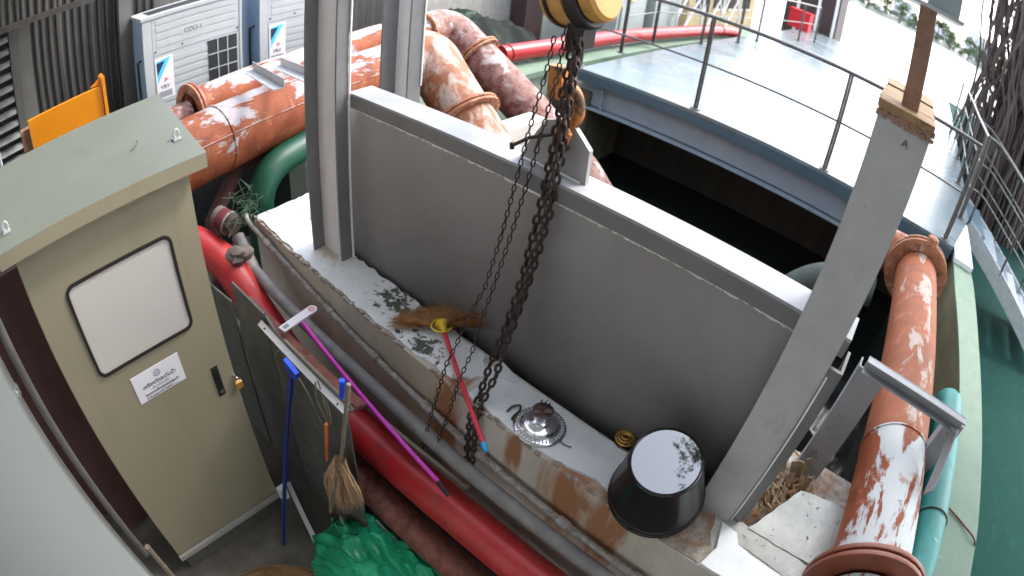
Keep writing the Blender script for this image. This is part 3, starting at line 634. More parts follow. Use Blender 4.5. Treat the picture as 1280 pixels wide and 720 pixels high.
# left orange pipes with elbows
ob = thing('orange_pipe', (-3.5, 1.6, 1.55), 'near large orange pipe with flaking paint running behind both grey columns', 'pipe')
RB = .235
pb = [V(p) for p in ((-3.30, .30, 1.55), (-3.47, 1.35, 1.55), (-3.64, 2.4, 1.55), (-3.74, 3.0, 1.55))]
b = NB(); tube(b, smooth_path(pb, 6), RB, 36); mk('pipe_body', b, 'orange_peel', ob, smooth=True)
for t_ in (pb[1],): ring_seam(ob, t_, pb[2]-pb[1], RB, 'orange_peel', .012, .008)
ring_seam(ob, V((-3.40, .92, 1.55)), pb[1]-pb[0], RB, 'orange_peel', .012, .008)
b = NB(); off = V((.215, .02, .09)); tube(b, [pb[0]+off, pb[1]+off, pb[2]+off, pb[3]+off], .006, 6); mk('seam', b, 'orange_peel', ob, smooth=True)
eb = fillet([pb[3], (-3.78, 3.52, 1.62), (-3.18, 3.44, 1.20)], .42, 14)
b = NB(); tube(b, eb, [RB+.035*sin(pi*i/(len(eb)-1)) for i in range(len(eb))], 36); mk('elbow', b, 'elbow_orange', ob, smooth=True)
d_ = (eb[-1]-eb[-2]).normalized()
pipe_flange(ob, eb[-1], d_, RB*.95, .31, .022, 'flange_rust', 0); pipe_flange(ob, eb[-1]+d_*.035, d_, RB*.95, .31, .022, 'flange_rust', 10, .012)
b = NB(); tube(b, [eb[-1]+d_*.05, eb[-1]+d_*.5, V((-2.55, 3.36, .66)), V((-2.1, 3.3, .3)), V((-1.8, 3.25, -.2))], RB, 32); mk('pipe_body', b, 'elbow_orange', ob, smooth=True)

oa = thing('orange_pipe', (-3.95, 2, 1.8), 'rear orange pipe with an open flange end just above the cabinet roof corner', 'pipe')
RA = .205
pa = [V(p) for p in ((-3.86, 1.34, 1.68), (-4.02, 2.2, 1.68), (-4.17, 3.3, 1.67), (-4.22, 3.8, 1.66))]
pa_s = smooth_path(pa, 6); b = NB(); tube(b, pa_s, [.155+(RA-.155)*min(1, max(0, (p.y-2.4)/1.2)) for p in pa_s], 36); mk('pipe_body', b, 'orange_peel', oa, smooth=True)
pipe_flange(oa, pa[0]+V((.01, -.02, 0)), pa[1]-pa[0], .15, .212, .024, 'flange_red', 0)
pipe_flange(oa, pa[0]+V((.015, -.05, 0)), pa[1]-pa[0], .14, .212, .018, 'flange_rust', 0)
b = NB(); tube(b, [pa[0]+V((.015, -.06, -.02)), pa[0]+V((.04, -.5, -.02))], .11, 28); mk('pipe_stub', b, 'rust_pipe', oa, smooth=True)
ea = fillet([pa[3], (-4.28, 4.25, 1.70), (-3.88, 4.28, 1.45)], .36, 12)
b = NB(); tube(b, ea, RA, 32); mk('elbow', b, 'rust_pipe', oa, smooth=True)
pipe_flange(oa, pa[3]+V((0, .02, 0)), pa[3]-pa[2], RA, .25, .025, 'flange_rust', 10, .012)
d_ = (ea[-1]-ea[-2]).normalized()
pipe_flange(oa, ea[-1], d_, RA, .26, .02, 'flange_rust', 0); pipe_flange(oa, ea[-1]+d_*.035, d_, RA, .26, .02, 'flange_rust', 10, .012)
b = NB(); tube(b, [ea[-1]+d_*.05, V((-3.15, 4.30, 1.04)), V((-2.5, 4.32, .62)), V((-2.0, 4.3, .2)), V((-1.8, 4.3, -.3))], RA*1.0, 32); mk('pipe_body', b, 'rust_pipe', oa, smooth=True)

# far red pipe along the coping
r_ = thing('red_pipe', (-4.3, 8, 1.2), 'glossy red pipe running away behind the far deck railing', 'pipe')
pts = [Zp(626, 68, 1.32), Zp(700, 57, 1.32), Zp(765, 47, 1.32), Zp(835, 41, 1.32), Zp(900, 38, 1.32), Zp(920, 39, 1.32)]
pts[-1].z = 1.28
b = NB(); tube(b, smooth_path(pts, 5), .105, 24); mk('pipe_body', b, 'far_red', r_, smooth=True)
ring_seam(r_, pts[0]+(pts[1]-pts[0]).normalized()*.1, pts[1]-pts[0], .105, 'far_red', .01, .012)
ring_seam(r_, pts[-2], pts[-1]-pts[-2], .105, 'far_red', .01, .012)

# near red pipe
nr_ = thing('red_pipe', (-1.6, 1.1, .5), 'thick glossy red pipe lying low between the dark boards and the concrete wall', 'pipe')
rpts = smooth_path([(-3.3, .55, 1.10), (-3.12, .85, 1.16), (-2.85, 1.02, 1.05), (-2.55, 1.08, .80), (-2.2, 1.10, .60), (-1.7, 1.115, .555), (-.9, 1.11, .55), (-.2, 1.08, .55), (.9, 1.05, .55)], 6)
b = NB(); tube(b, rpts, .105, 32); mk('pipe_body', b, 'red_paint', nr_, smooth=True)
b = NB(); tube(b, smooth_path([(-1.75, 1.00, .32), (-1.2, 1.00, .27), (-.6, .99, .25), (.5, .97, .25)], 4), .09, 24)
tag(mk('rusty_pipe', b, 'brown_rust', smooth=True), 'dark rusty brown pipe lying under the near red pipe', 'pipe')
# grey PVC pipes and the thin conduit on the wall face
g = NB(); gp = smooth_path([(-2.72, 1.17, .98), (-2.2, 1.19, .90), (-1.6, 1.20, .86), (-1.0, 1.19, .83), (-.2, 1.17, .81), (.9, 1.12, .8)], 6)
tube(g, gp, .036, 18); tag(mk('grey_pipe', g, 'grey_pvc', smooth=True), 'grey plastic pipe lying along the foot of the concrete wall', 'pipe')
g = NB(); tube(g, [(-3.02, 1.22, 1.05), (-2.66, 1.18, .88)], .045, 18)
tag(mk('grey_pipe', g, 'grey_pvc', smooth=True), 'short stub of fat grey pipe beside the red pipe bend', 'pipe')
cr = thing('conduit', (-2, 1.3, .9), 'thin scabby metal conduit clipped to the side of the concrete wall', 'conduit')
cp = [(-3.10, 1.335, 1.13), (-3.0, 1.32, 1.10), (-2.5, OY(-2.5)-.02, 1.03), (-1.9, OY(-1.9)-.025, .97), (-1.3, OY(-1.3)-.03, .92), (-.6, OY(-.6)-.035, .88), (.2, OY(.2)-.04, .86), (.9, OY(.9)-.04, .85)]
b = NB(); tube(b, smooth_path(cp, 6), .0165, 12); mk('conduit_tube', b, 'conduit', cr, smooth=True)
for x in (-2.75, -2.15, -1.72, -1.28, -.95, -.5, -.05):
    z = 1.03-(x+2.5)*-.0; 
    # sleeve at x
    sp = smooth_path(cp, 6); i = min(range(len(sp)), key=lambda k: abs(sp[k].x-x)); p = sp[i]; d = (sp[min(i+1, len(sp)-1)]-sp[i-1]).normalized()
    b = NB(); lathe(b, [(.022, -.03), (.024, -.026), (.024, .026), (.022, .03)], p, d, 14); mk('sleeve', b, 'conduit', cr, smooth=True)

# green pipe arch, left
gpp = fillet([(-3.22, 1.50, .2), (-3.22, 1.50, 1.30), (-3.42, 2.35, 1.36), (-3.5, 3.0, 1.3)], .30, 10)
b = NB(); tube(b, gpp, .10, 26); tag(mk('green_pipe', b, 'green_pipe', smooth=True), 'dark green pipe bending over under the orange pipe', 'pipe')
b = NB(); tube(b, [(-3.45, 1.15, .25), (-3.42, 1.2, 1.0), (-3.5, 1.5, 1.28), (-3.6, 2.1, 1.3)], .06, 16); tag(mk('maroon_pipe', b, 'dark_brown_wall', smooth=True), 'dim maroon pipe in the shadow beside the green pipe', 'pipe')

# steel angle brackets in front of the condensing units
for i, (q0, q1) in enumerate((((310, 72), (348, 92)), ((345, 66), (392, 84)))):
    b = NB(); a_, c_ = Zp(*q0, 2.02), Zp(*q1, 2.02)
    a_.z -= .10; c_.z -= .10; beam(b, a_, c_, .075, .006); s_ = (c_-a_).cross(V((0, 0, 1))).normalized(); beam(b, a_+s_*-.036+V((0, 0, .03)), c_+s_*-.036+V((0, 0, .03)), .006, .06)
    tag(mk('steel_angle', b, 'galvanised', bevel=.001), ('galvanised angle bar resting across the rear orange pipe, left one', 'galvanised angle bar nearest the grey column, right one')[i], 'steel bar')

# ================================================================== CABINET
XF, XB, YL, YR, ZB, ZT = -1.86, -2.30, -.175, .59, .19, 2.19
cb = thing('control_cabinet', (-2.08, .2, 0), 'tall beige metal control cabinet with sloping roof and small window', 'cabinet')
b = NB(); box(b, (XB, YL, ZB), (XF-.022, YR, ZT+.05)); mk('body', b, 'cabinet', cb, bevel=.006)
b = NB(); box(b, (XF-.020, YL+.004, ZB+.012), (XF, YR-.004, ZT-.01)); dr = mk('door', b, 'cabinet', cb, bevel=.008)
# window: rubber gasket ring and pane
def rrect(cy, cz, hw, hh, r, n=6):
    out = []
    for sx, sz, a0 in ((1, 1, 0), (-1, 1, 90), (-1, -1, 180), (1, -1, 270)):
        for k in range(n+1):
            a = radians(a0+90*k/n); out.append((cy+sx*(hw-r)+r*cos(a), cz+sz*(hh-r)+r*sin(a)))
    return out
cy_, cz_ = .222, 1.752; hw_, hh_ = .244, .222
b = NB(); o1 = rrect(cy_, cz_, hw_, hh_, .04); i1 = rrect(cy_, cz_, hw_-.012, hh_-.012, .03)
va = [b.verts.new((XF+.009, *p)) for p in o1]; vb = [b.verts.new((XF+.009, *p)) for p in i1]; vc = [b.verts.new((XF+.0005, *p)) for p in o1]; vd = [b.verts.new((XF+.0005, *p)) for p in i1]
n = len(o1)
for i in range(n):
    j = (i+1) % n; b.faces.new((va[i], va[j], vb[j], vb[i])); b.faces.new((va[i], vc[i], vc[j], va[j])); b.faces.new((vb[i], vb[j], vd[j], vd[i]))
w_ = mk('window_gasket', b, 'rubber', dr)
b = NB(); prism(b, rrect(cy_, cz_, hw_-.013, hh_-.013, .029), XF+.0006, XF+.003, 'x'); mk('window_pane', b, 'window_pane', dr)
# sign plate
sy0, sy1, sz0, sz1 = .10, .352, 1.302, 1.452
b = NB(); box(b, (XF+.0005, sy0, sz0), (XF+.003, sy1, sz1)); sg = mk('sign_plate', b, 'sign_white', cb)
MR = lambda y, z: Matrix(((0, 0, 1, XF+.0035), (1, 0, 0, y), (0, 1, 0, z), (0, 0, 0, 1)))
for q0, q1, rr in ((.0165, .0185, 0), (.011, .0145, 0)):
    b = NB(); lathe(b, [(q0, 0), (q1, 0), (q1, .0008), (q0, .0008)], (XF+.0032, .228, 1.415), (1, 0, 0), 28, False, False); mk('emblem_ring', b, 'ink_grey', sg)
b = NB(); lathe(b, [(.005, 0), (.005, .0008)], (XF+.0032, .228, 1.415), (1, 0, 0), 10); mk('emblem_dot', b, 'ink_grey', sg)
text_mesh('เครื่องวัดระดับน้ำ', .027, MR(.228, 1.375), 'ink', sg)
text_mesh('(ระบบอัตโนมัติ)', .015, MR(.228, 1.352), 'ink_grey', sg)
text_mesh('โครงการปรับปรุงสถานีสูบน้ำ', .0165, MR(.228, 1.331), 'ink', sg)
text_mesh('สำนักการระบายน้ำ โทรศัพท์ ...........', .0135, MR(.228, 1.312), 'ink', sg)
# lock slot
b = NB(); box(b, (XF+.0005, .478, 1.10), (XF+.006, .513, 1.275)); sl_ = mk('handle_recess', b, 'rubber', dr, bevel=.002)
b = NB(); lathe(b, [(.009, 0), (.009, .004)], (XF+.006, .497, 1.125), (1, 0, 0), 12); mk('key_cylinder', b, 'steel', sl_)
b = NB(); beam(b, (XF+.008, .4955, 1.15), (XF+.008, .4955, 1.265), .018, .006, (1, 0, 0)); mk('swing_handle', b, 'black_plastic', sl_, bevel=.002)
# plinth
b = NB(); box(b, (XB, YL-.004, ZB-.042), (XF+.012, YR+.01, ZB-.002)); mk('plinth_frame', b, 'plinth', cb, bevel=.004)
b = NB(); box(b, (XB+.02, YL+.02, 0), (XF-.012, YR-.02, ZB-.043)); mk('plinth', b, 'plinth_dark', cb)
b = NB(); box(b, (XF+.012, YR+.0, ZB-.045), (XF+.05, YR+.05, ZB+.06)); mk('corner_bracket', b, 'white_metal', cb, bevel=.01)
# roof, sloping down to the front
RF, RBk = (XF+.065, 2.245), (XB-.06, 2.345)
yl, yr = YL-.06, YR+.055
b = NB()
prism(b, [(RF[0], RF[1]), (RF[0], RF[1]-.055), (RF[0]-.004, RF[1]-.055), (RF[0]-.004, RF[1]-.004), (RBk[0], RBk[1]-.004), (RBk[0], RBk[1])], yl, yr, 'y')
for v in b.verts: pass
mk('roof', b, 'cabinet_roof', cb, bevel=.0015)
b = NB(); prism(b, [(RF[0]-.001, RF[1]-.001), (RF[0]-.001, RF[1]-.055), (RBk[0], RBk[1]-.06), (RBk[0], RBk[1]-.003)], yr-.003, yr+.001, 'y'); mk('roof_skirt', b, 'cabinet', cb)
b = NB(); prism(b, [(RF[0]-.001, RF[1]-.001), (RF[0]-.001, RF[1]-.055), (RBk[0], RBk[1]-.06), (RBk[0], RBk[1]-.003)], yl-.001, yl+.003, 'y'); mk('roof_skirt', b, 'cabinet', cb)
b = NB(); box(b, (RF[0]-.0035, yl+.003, RF[1]-.056), (RF[0]+.0015, yr-.003, RF[1]-.002)); mk('fascia', b, 'cabinet', cb)
def roofz(x): return RF[1]+(RBk[1]-RF[1])*(RF[0]-x)/(RF[0]-RBk[0])
for q in ((221, 175), (8, 288)):
    p = Zp(*q, 2.27); z = roofz(p.x)
    b = NB(); box(b, (p.x-.014, p.y-.016, z), (p.x+.014, p.y+.016, z+.006)); e_ = mk('lifting_eye', b, 'galvanised', cb)
    b = NB(); tube(b, [(p.x, p.y+.0+.011*cos(a), z+.022+.018*sin(a)) for a in [radians(-60+t*300/14) for t in range(15)]], .0045, 8); mk('eye_loop', b, 'galvanised', e_, smooth=True)
p = Zp(171, 185, 2.28); z = roofz(p.x)+.005
b = NB(); tube(b, smooth_path([(p.x+.02, p.y-.03, z), (p.x, p.y-.01, z), (p.x-.03, p.y+.012, z), (p.x-.045, p.y+.012, z+.004)], 4), .0025, 5)
tag(mk('curled_twig', b, 'ink', smooth=True), 'small dark curled twig lying on the cabinet roof', 'twig')
pk = thing('padlock', (XF+.02, .584, 1.10), 'brass padlock hanging at the cabinet door edge', 'padlock')
b = NB(); box(b, (XF+.004, .566, 1.098), (XF+.024, .606, 1.134)); mk('lock_body', b, 'brass', pk, bevel=.003)
b = NB(); tube(b, [(XF+.014, .586+.013*cos(a), 1.138+.022*max(0, sin(a))) for a in [radians(t*180/10) for t in range(11)]], .0035, 8); mk('shackle', b, 'steel', pk, smooth=True)
b = NB(); box(b, (XF+.0005, .574, 1.150), (XF+.018, .582, 1.18)); mk('hasp', b, 'steel', pk)

# yellow box beam behind the cabinet
yb_ = thing('yellow_beam', (-3.2, .25, 2.0), 'bright yellow hollow steel beam with end plate behind the cabinet roof', 'steel beam')
c1, c2 = Zp(38, 150, 2.50), Zp(128, 106, 2.50)
XX = -3.15
p1_, p2_ = Xp(35, 152, XX), Xp(126, 108, XX)
b = NB(); prism(b, [(p1_.y, p1_.z), (p2_.y, p2_.z), (p2_.y+.005, p2_.z-.22), (p1_.y+.01, p1_.z-.29)], XX-.03, XX, 'x'); mk('beam_body', b, 'yellow_paint', yb_, bevel=.012, seg=3)
b = NB(); prism(b, [(p2_.y+.006, p2_.z+.045), (p2_.y+.026, p2_.z+.055), (p2_.y+.03, p2_.z-.26), (p2_.y+.01, p2_.z-.26)], XX-.10, XX+.02, 'x'); mk('end_plate', b, 'yellow_paint', yb_, bevel=.002)
b = NB(); prism(b, [(p2_.y-.06, p2_.z+.005), (p2_.y+.004, p2_.z+.04), (p2_.y+.004, p2_.z+.0)], XX-.05, XX-.04, 'x'); mk('rib', b, 'yellow_paint', yb_)
b = NB(); box(b, (XX-.10, p1_.y-.06, p1_.z-.38), (XX-.04, p1_.y+.0, p1_.z-.05)); mk('rusty_bracket', b, 'angle_iron', yb_, bevel=.004)
b = NB(); box(b, (XX-.09, .1, 0), (XX-.04, .15, 2.2)); mk('support_post', b, 'angle_iron', yb_)

# ================================================================== WALLS BEHIND, CONDENSING UNITS
# louvre screen at far left
lv = thing('louvre_screen', (-5.0, -.2, 0), 'slatted grey metal louvre at the left edge beyond the cabinet', 'louvre')
for k in range(13):
    z = 1.45+k*.105
    b = NB(); beam(b, (-4.95, -.75, z), (-4.95, -.06, z), .085, .006, (.55, 0, 1)); mk('slat', b, 'louvre', lv)
b = NB(); box(b, (-5.0, -.80, 0), (-4.90, -.75, 2.95)); mk('frame_post', b, 'louvre', lv)
b = NB(); box(b, (-5.1, -.75, 1.0), (-5.08, -.05, 2.9)); mk('back_panel', b, 'ac_dark', lv)
b = NB(); tube(b, [(-4.3, -.27, 0), (-4.3, -.27, 2.35)], .012, 8); tag(mk('thin_rod', b, 'galvanised', smooth=True), 'thin upright rod standing in front of the louvre', 'rod')
pl = NB(); box(pl, (-5.3, -.05, 0), (-4.95, .16, 4.2)); tag(mk('concrete_pillar', pl, 'wall_grey', bevel=.03), 'light grey rounded pillar between the louvre and the dark corrugated sheet', 'pillar')
cw = thing('corrugated_wall', (-5.8, .7, 0), 'dark ribbed metal wall behind the yellow beam', 'wall')
for k in range(4):
    b = NB(); ribbed(b, (-5.75-.01*(k % 2), .14+k*.36, 0), (0, .37, 0), (0, 0, 4.6), 40, .014, (1, 0, 0), .085); mk('sheet', b, 'corrugated', cw)
b = NB(); box(b, (-5.80, 1.16, 0), (-5.62, 1.30, 4.6)); mk('corner_post', b, 'wall_grey', cw)
aw = thing('awning', (-5, -.4, 3.1), 'dark corrugated awning hanging over the top left corner', 'awning')
q0, q1 = Xp(-60, 66, -4.6), Xp(118, -2, -4.6)
for k in range(4):
    f0 = q0.lerp(q1, k/4); f1 = q0.lerp(q1, (k+1)/4)
    b = NB(); ribbed(b, f0+V((-.012*(k % 2), 0, 0)), f1-f0+V((0, .01, 0)), (-.1, 0, 1.1), 44, .011, (1, 0, 0), .07); mk('sheet', b, 'corrugated', aw)
b = NB(); beam(b, q0+V((.03, 0, 0)), q1+V((.03, 0, 0)), .05, .05); mk('awning_rail', b, 'corrugated', aw)
gw2 = NB(); box(gw2, (-7.3, 1.0, 0), (-7.1, 5.2, 4.4)); tag(mk('grey_wall', gw2, 'wall_grey'), 'grey wall standing behind the two condensing units', 'wall')
pwl = NB(); box(pwl, (-7.4, 5.2, 0), (-7.2, 9.0, 3.6)); tag(mk('plaster_wall', pwl, 'wall_plaster'), 'rough plastered wall above the black tarpaulin', 'wall')
pwl = NB(); box(pwl, (-7.15, 8.75, 0), (-6.8, 9.3, 3.6)); tag(mk('dark_post', pwl, 'brown_dark', bevel=.02), 'dark brown post at the right end of the plastered wall', 'post')
pwl = NB(); box(pwl, (-7.2, 9.3, 0), (-7.0, 16, 3.2)); tag(mk('service_wall', pwl, 'box_grey'), 'pale grey panelled wall beyond the dark post', 'wall')

def cdu(y0, y1, x, z1, label, txt):
    r = thing('condensing_unit', (x-.3, (y0+y1)/2, 0), label, 'air conditioner', 'outdoor condensing units side by side')
    zb = 1.0; xb = x-.46; zm = 1.87
    b = NB(); box(b, (xb, y0, zb), (x-.012, y1, z1-.02)); mk('casing', b, 'ac_blue', r, bevel=.006)
    b = NB(); box(b, (xb-.01, y0-.012, z1-.02), (x+.01, y1+.012, z1+.012)); tp_ = mk('top_cover', b, 'ac_white', r, bevel=.006)
    b = NB(); box(b, (xb+.09, y0+.10, z1+.0121), (x-.09, y1-.10, z1+.0145)); mk('top_grille', b, 'ac_dark', tp_)
    # front made of ribbed panels
    for (za, zc, nm) in ((zm+.004, z1-.03, 'upper_panel'), (zb+.02, zm-.004, 'lower_panel')):
        b = NB(); box(b, (x-.011, y0+.10, za), (x, y1-.03, zc)); pn = mk(nm, b, 'ac_white', r, bevel=.002)
        k = za+.07
        while k < zc-.04 and nm == 'lower_panel' or k < za+.30 and nm == 'upper_panel':
            b = NB(); box(b, (x+.0003, y0+.14, k), (x+.004, y1-.07, k+.05)); mk('rib', b, 'ac_white', pn, bevel=.0015); k += .075
        for sy in (y0+.125, y1-.05, (y0+y1)/2-.12):
            b = NB(); lathe(b, [(.010, 0), (.010, .003)], (x+.001, sy, za+.035), (1, 0, 0), 10); mk('screw_hole', b, 'ac_dark', pn)
    b = NB(); box(b, (x-.011, y0+.002, zb+.02), (x+.002, y0+.096, z1-.03)); mk('corner_trim', b, 'ac_white', r, bevel=.003)
    b = NB(); box(b, (x-.011, y1-.027, zb+.02), (x+.006, y1-.002, z1-.03)); mk('corner_trim', b, 'ac_white', r, bevel=.003)
    # grille lower right
    gy0, gy1, gz0, gz1 = y1-.38, y1-.06, zb+.05, zm-.01
    b = NB(); box(b, (x+.0042, gy0, gz0), (x+.007, gy1, gz1)); gr = mk('fan_grille', b, 'ac_dark', r)
    for k in range(1, 3):
        y = gy0+(gy1-gy0)*k/3
        b = NB(); box(b, (x+.0072, y-.005, gz0), (x+.013, y+.005, gz1)); mk('grille_bar', b, 'ac_white', gr)
    z = gz1
    while z > gz0: 
        b = NB(); box(b, (x+.0072, gy0, z-.005), (x+.0125, gy1, z+.005)); mk('grille_bar', b, 'ac_white', gr); z -= .15
    # maker's label: card with cyan and navy triangle emblem
    ly = y0+.13; lz = zm-.04
    b = NB(); box(b, (x+.0042, ly-.02, lz-.40), (x+.0055, ly+.17, lz+.01)); lb = mk('label_card', b, 'sign_white', r)
    b = NB(); prism(b, [(ly, lz-.02), (ly+.15, lz), (ly+.02, lz-.20), (ly+.0, lz-.24)], x+.0056, x+.0068, 'x'); mk('emblem', b, 'logo_cyan', lb)
    b = NB(); prism(b, [(ly-.005, lz-.035), (ly+.085, lz-.03), (ly-.003, lz-.16)], x+.0069, x+.0076, 'x'); mk('emblem', b, 'logo_navy', lb)
    b = NB(); prism(b, [(ly+.075, lz-.19), (ly+.115, lz-.22), (ly+.06, lz-.24)], x+.0056, x+.0066, 'x'); mk('emblem', b, 'logo_red', lb)
    MX = lambda y, z: Matrix(((0, 0, 1, x+.006), (1, 0, 0, y), (0, 1, 0, z), (0, 0, 0, 1)))
    text_mesh('VRV', .055, MX(ly+.07, lz-.285), 'ink', lb)
    b = NB(); box(b, (x+.0056, ly, lz-.385), (x+.0062, ly+.14, lz-.325)); mk('label_print', b, 'ink_grey', lb)
    if txt:
        b = NB(); box(b, (x+.0002, (y0+y1)/2-.13, zm+.12), (x+.0052, (y0+y1)/2+.14, zm+.20)); pt = mk('name_strip', b, 'ac_white', r)
        text_mesh(txt, .066, Matrix(((0, 0, 1, x+.0055), (1, 0, 0, (y0+y1)/2), (0, 1, 0, zm+.16), (0, 0, 0, 1))), 'ink', pt)
    b = NB(); tube(b, [(x-.2, y0-.02, zb), (x-.2, y0-.02, zm-.05), (x-.1, y0-.012, zm-.02)], .012, 8); mk('side_cable', b, 'ac_dark', r, smooth=True)
    b = NB(); box(b, (xb, y0, .0), (xb+.08, y1, zb-.002)); mk('stand', b, 'galvanised', r)
    b = NB(); box(b, (x-.12, y0, .0), (x-.04, y1, zb-.002)); mk('stand', b, 'galvanised', r)
    return r
cdu(1.30, 2.36, -5.2, 2.26, 'white condensing unit marked CDU-1 on the left behind the orange pipes', 'CDU-1')
cdu(2.56, 3.62, -5.2, 2.40, 'white condensing unit without a number, partly behind the first grey column', None)
b = NB(); box(b, (-5.5, 3.75, 0), (-5.3, 4.6, 2.0)); tag(mk('dark_fence_panel', b, 'corrugated'), 'dark ribbed panel seen between the two grey columns', 'panel')

b = NB(); box(b, (-4.95, .35, 0), (-4.55, 3.9, 1.38)); tag(mk('dark_filler', b, 'ac_dark', bevel=.02), 'added dark housing in the shadow under the orange pipes', 'filler')  # dark box added to supply the dimness below the pipes
# tarpaulin heap
b = NB(); N = 60; M = 24; rows = []
def tarp_h(y): return 1.70-.27*(y-4.9)+.05*sin(y*3.1)
for i in range(N+1):
    row = []
    for j in range(M+1):
        u = i/N; v = j/M; y = 4.0+u*3.9; x = -6.6+v*1.7+.10*noise.noise(V((u*6, v, 0)))
        z = tarp_h(y)*min(1, (1-v)*2.6+.03)**.5*min(1, v*5+.4)*(.93+.14*noise.noise(V((u*7, v*4, 4))))+.08*noise.noise(V((u*20+v*5, v*9, 2)))-.05*abs(noise.noise(V((u*14, v*3, 7))))
        row.append(b.verts.new((x, y, max(.05, z*min(1, (1-u)*9+.2)))))
    rows.append(row)
for i in range(N):
    for j in range(M): b.faces.new((rows[i][j], rows[i+1][j], rows[i+1][j+1], rows[i][j+1]))
o = mk('tarpaulin', b, 'tarp', smooth=True); tag(o, 'crumpled dark green-black tarpaulin heaped below the plastered wall', 'tarpaulin')
md = o.modifiers.new('solid', 'SOLIDIFY'); md.thickness = .01
# ================================================================== HOIST AND CHAINS
HX, HY = -1.10, 1.66
lug_top = pp[2].z
hs = thing('chain_hoist', (HX, HY, 2.62), 'dirty yellow chain hoist hanging at the top of the picture above the gate', 'hoist')
def hp(px, py, y=HY): return Yp(px, py, y)
a1, a2 = hp(692, 18), hp(722, 18); b1, b2 = hp(739, 14), hp(757, 12)
axd = (b2-a1).normalized()
hc = (a2+b1)/2
b = NB(); lathe(b, [(.05, -.004), (.092, 0), (.104, .01), (.104, (a2-a1).length-.01), (.09, (a2-a1).length)], a1+V((0, 0, .06)), axd, 32); mk('gear_cover', b, 'hoist_yellow', hs, smooth=True)
b = NB(); lathe(b, [(.098, 0), (.102, .008), (.099, (b2-b1).length-.012), (.086, (b2-b1).length), (.03, (b2-b1).length+.002)], b1+V((0, 0, .06)), axd, 32); mk('brake_cover', b, 'hoist_yellow', hs, smooth=True)
b = NB(); lathe(b, [(.10, 0), (.106, .005), (.106, (b1-a2).length-.005), (.10, (b1-a2).length)], a2+V((0, 0, .05)), axd, 24); mk('frame_plate', b, 'black_iron', hs, smooth=True)
b = NB(); obox(b, hc+V((0, 0, -.075)), axd*.03, V((0, .045, 0)), V((0, 0, .06))); mk('chain_guide', b, 'black_iron', hs, bevel=.006)
b = NB(); lathe(b, [(.09, -.006), (.111, -.006), (.111, .006), (.09, .006)], a1+axd*.03+V((0, 0, .06)), axd, 28); mk('hand_wheel', b, 'black_iron', hs, smooth=True)
b = NB(); tube(b, [hc+V((0, 0, .1)), hc+V((0, 0, .55))], .016, 10); mk('suspension_hook', b, 'black_iron', hs, smooth=True)
ov = NB(); beam(ov, hc+V((-.1, -1.2, .62)), hc+V((.1, 1.6, .62)), .12, .16); tag(mk('hoist_beam', ov, 'column_dark'), 'steel beam above the frame that the yellow hoist hangs from', 'steel beam')
# lower hook block
hk = thing('hook_block', hp(700, 110), 'orange hook block with its hook holding the gate lug', 'hook')
q = hp(700, 82), hp(697, 122)
b = NB(); beam(b, q[0], q[1], .058, .05, (0, 1, 0)); mk('block', b, 'hook_orange', hk, bevel=.014, seg=3)
hp0 = hp(708, 132)
b = NB(); hk_pts = [hp(703, 122, 1.65), hp(711, 108, 1.65), hp(721, 118, 1.65), hp(724, 140, 1.65), hp(716, 157, 1.65), hp(704, 156, 1.65), hp(698, 146, 1.65)]
hpth = smooth_path(hk_pts, 5); tube(b, hpth, [.010+.012*sin(pi*min(1, i/(len(hpth)-1)*1.1)) for i in range(len(hpth))], 10); mk('hook', b, 'hook_orange', hk, smooth=True)
b = NB(); tube(b, [hp(693, 170, 1.62)+V((0, 0, 0)), hp(706, 150, 1.62), hp(712, 168, 1.62), hp(704, 188, 1.62), hp(693, 170, 1.62)], .011, 8); mk('shackle', b, 'hook_orange', hk, smooth=True)
b = NB(); beam(b, hp(697, 176, 1.61), hp(706, 190, 1.61), .03, .03, (0, 1, 0)); mk('shackle_nut', b, 'black_iron', hk, bevel=.004)
sh = NB(); tube(sh, [hp(640, 182, 1.60), hp(662, 172, 1.60), hp(690, 168, 1.60)], .007, 8); tube(sh, [hp(640, 178, 1.60), hp(640, 186, 1.6)], .009, 8)
tube(sh, [hp(676, 166, 1.6), hp(668, 190, 1.6)], .004, 6)
tag(mk('steel_pin', sh, 'black_iron', smooth=True), 'dark loose pin lying across the gate flange beside the lifting lug', 'pin')
# load chain strands (heavy) and hand chain (light)
HL = link_mesh(.047, .033, .0064, 'load_link'); TL = link_mesh(.032, .0185, .0027, 'hand_link')
lc = thing('load_chain', (HX, 1.4, 1.0), 'heavy rusty load chain running from the hoist down over the ledge', 'chain')
def P_(px, py, y): return Yp(px, py, y)
s1 = [P_(718, 45, 1.62), P_(703, 120, 1.60), P_(690, 190, 1.58), P_(672, 270, 1.55), P_(652, 350, 1.50), P_(628, 420, 1.44), P_(612, 458, 1.39), P_(600, 492, 1.33), P_(588, 520, 1.26), P_(584, 560, 1.24), P_(583, 590, 1.22)]
s2 = [P_(727, 45, 1.62), P_(714, 110, 1.60), P_(703, 190, 1.58), P_(686, 270, 1.55), P_(662, 350, 1.50), P_(636, 420, 1.44), P_(620, 470, 1.38), P_(604, 500, 1.31), P_(594, 535, 1.25), P_(590, 590, 1.22)]
s3 = [P_(724, 52, 1.60), P_(709, 128, 1.58), P_(696, 200, 1.56), P_(679, 280, 1.53), P_(655, 362, 1.48), P_(633, 425, 1.42)]
chain(lc, s1, HL, .0345, 0, .002); chain(lc, s2, HL, .0345, 1, .002); chain(lc, s3, HL, .0345, 1, .002)
hc_ = thing('hand_chain', (-1.1, 1.4, 1.0), 'two thin rusty strands of hand chain hanging before the gate and broom handle', 'chain')
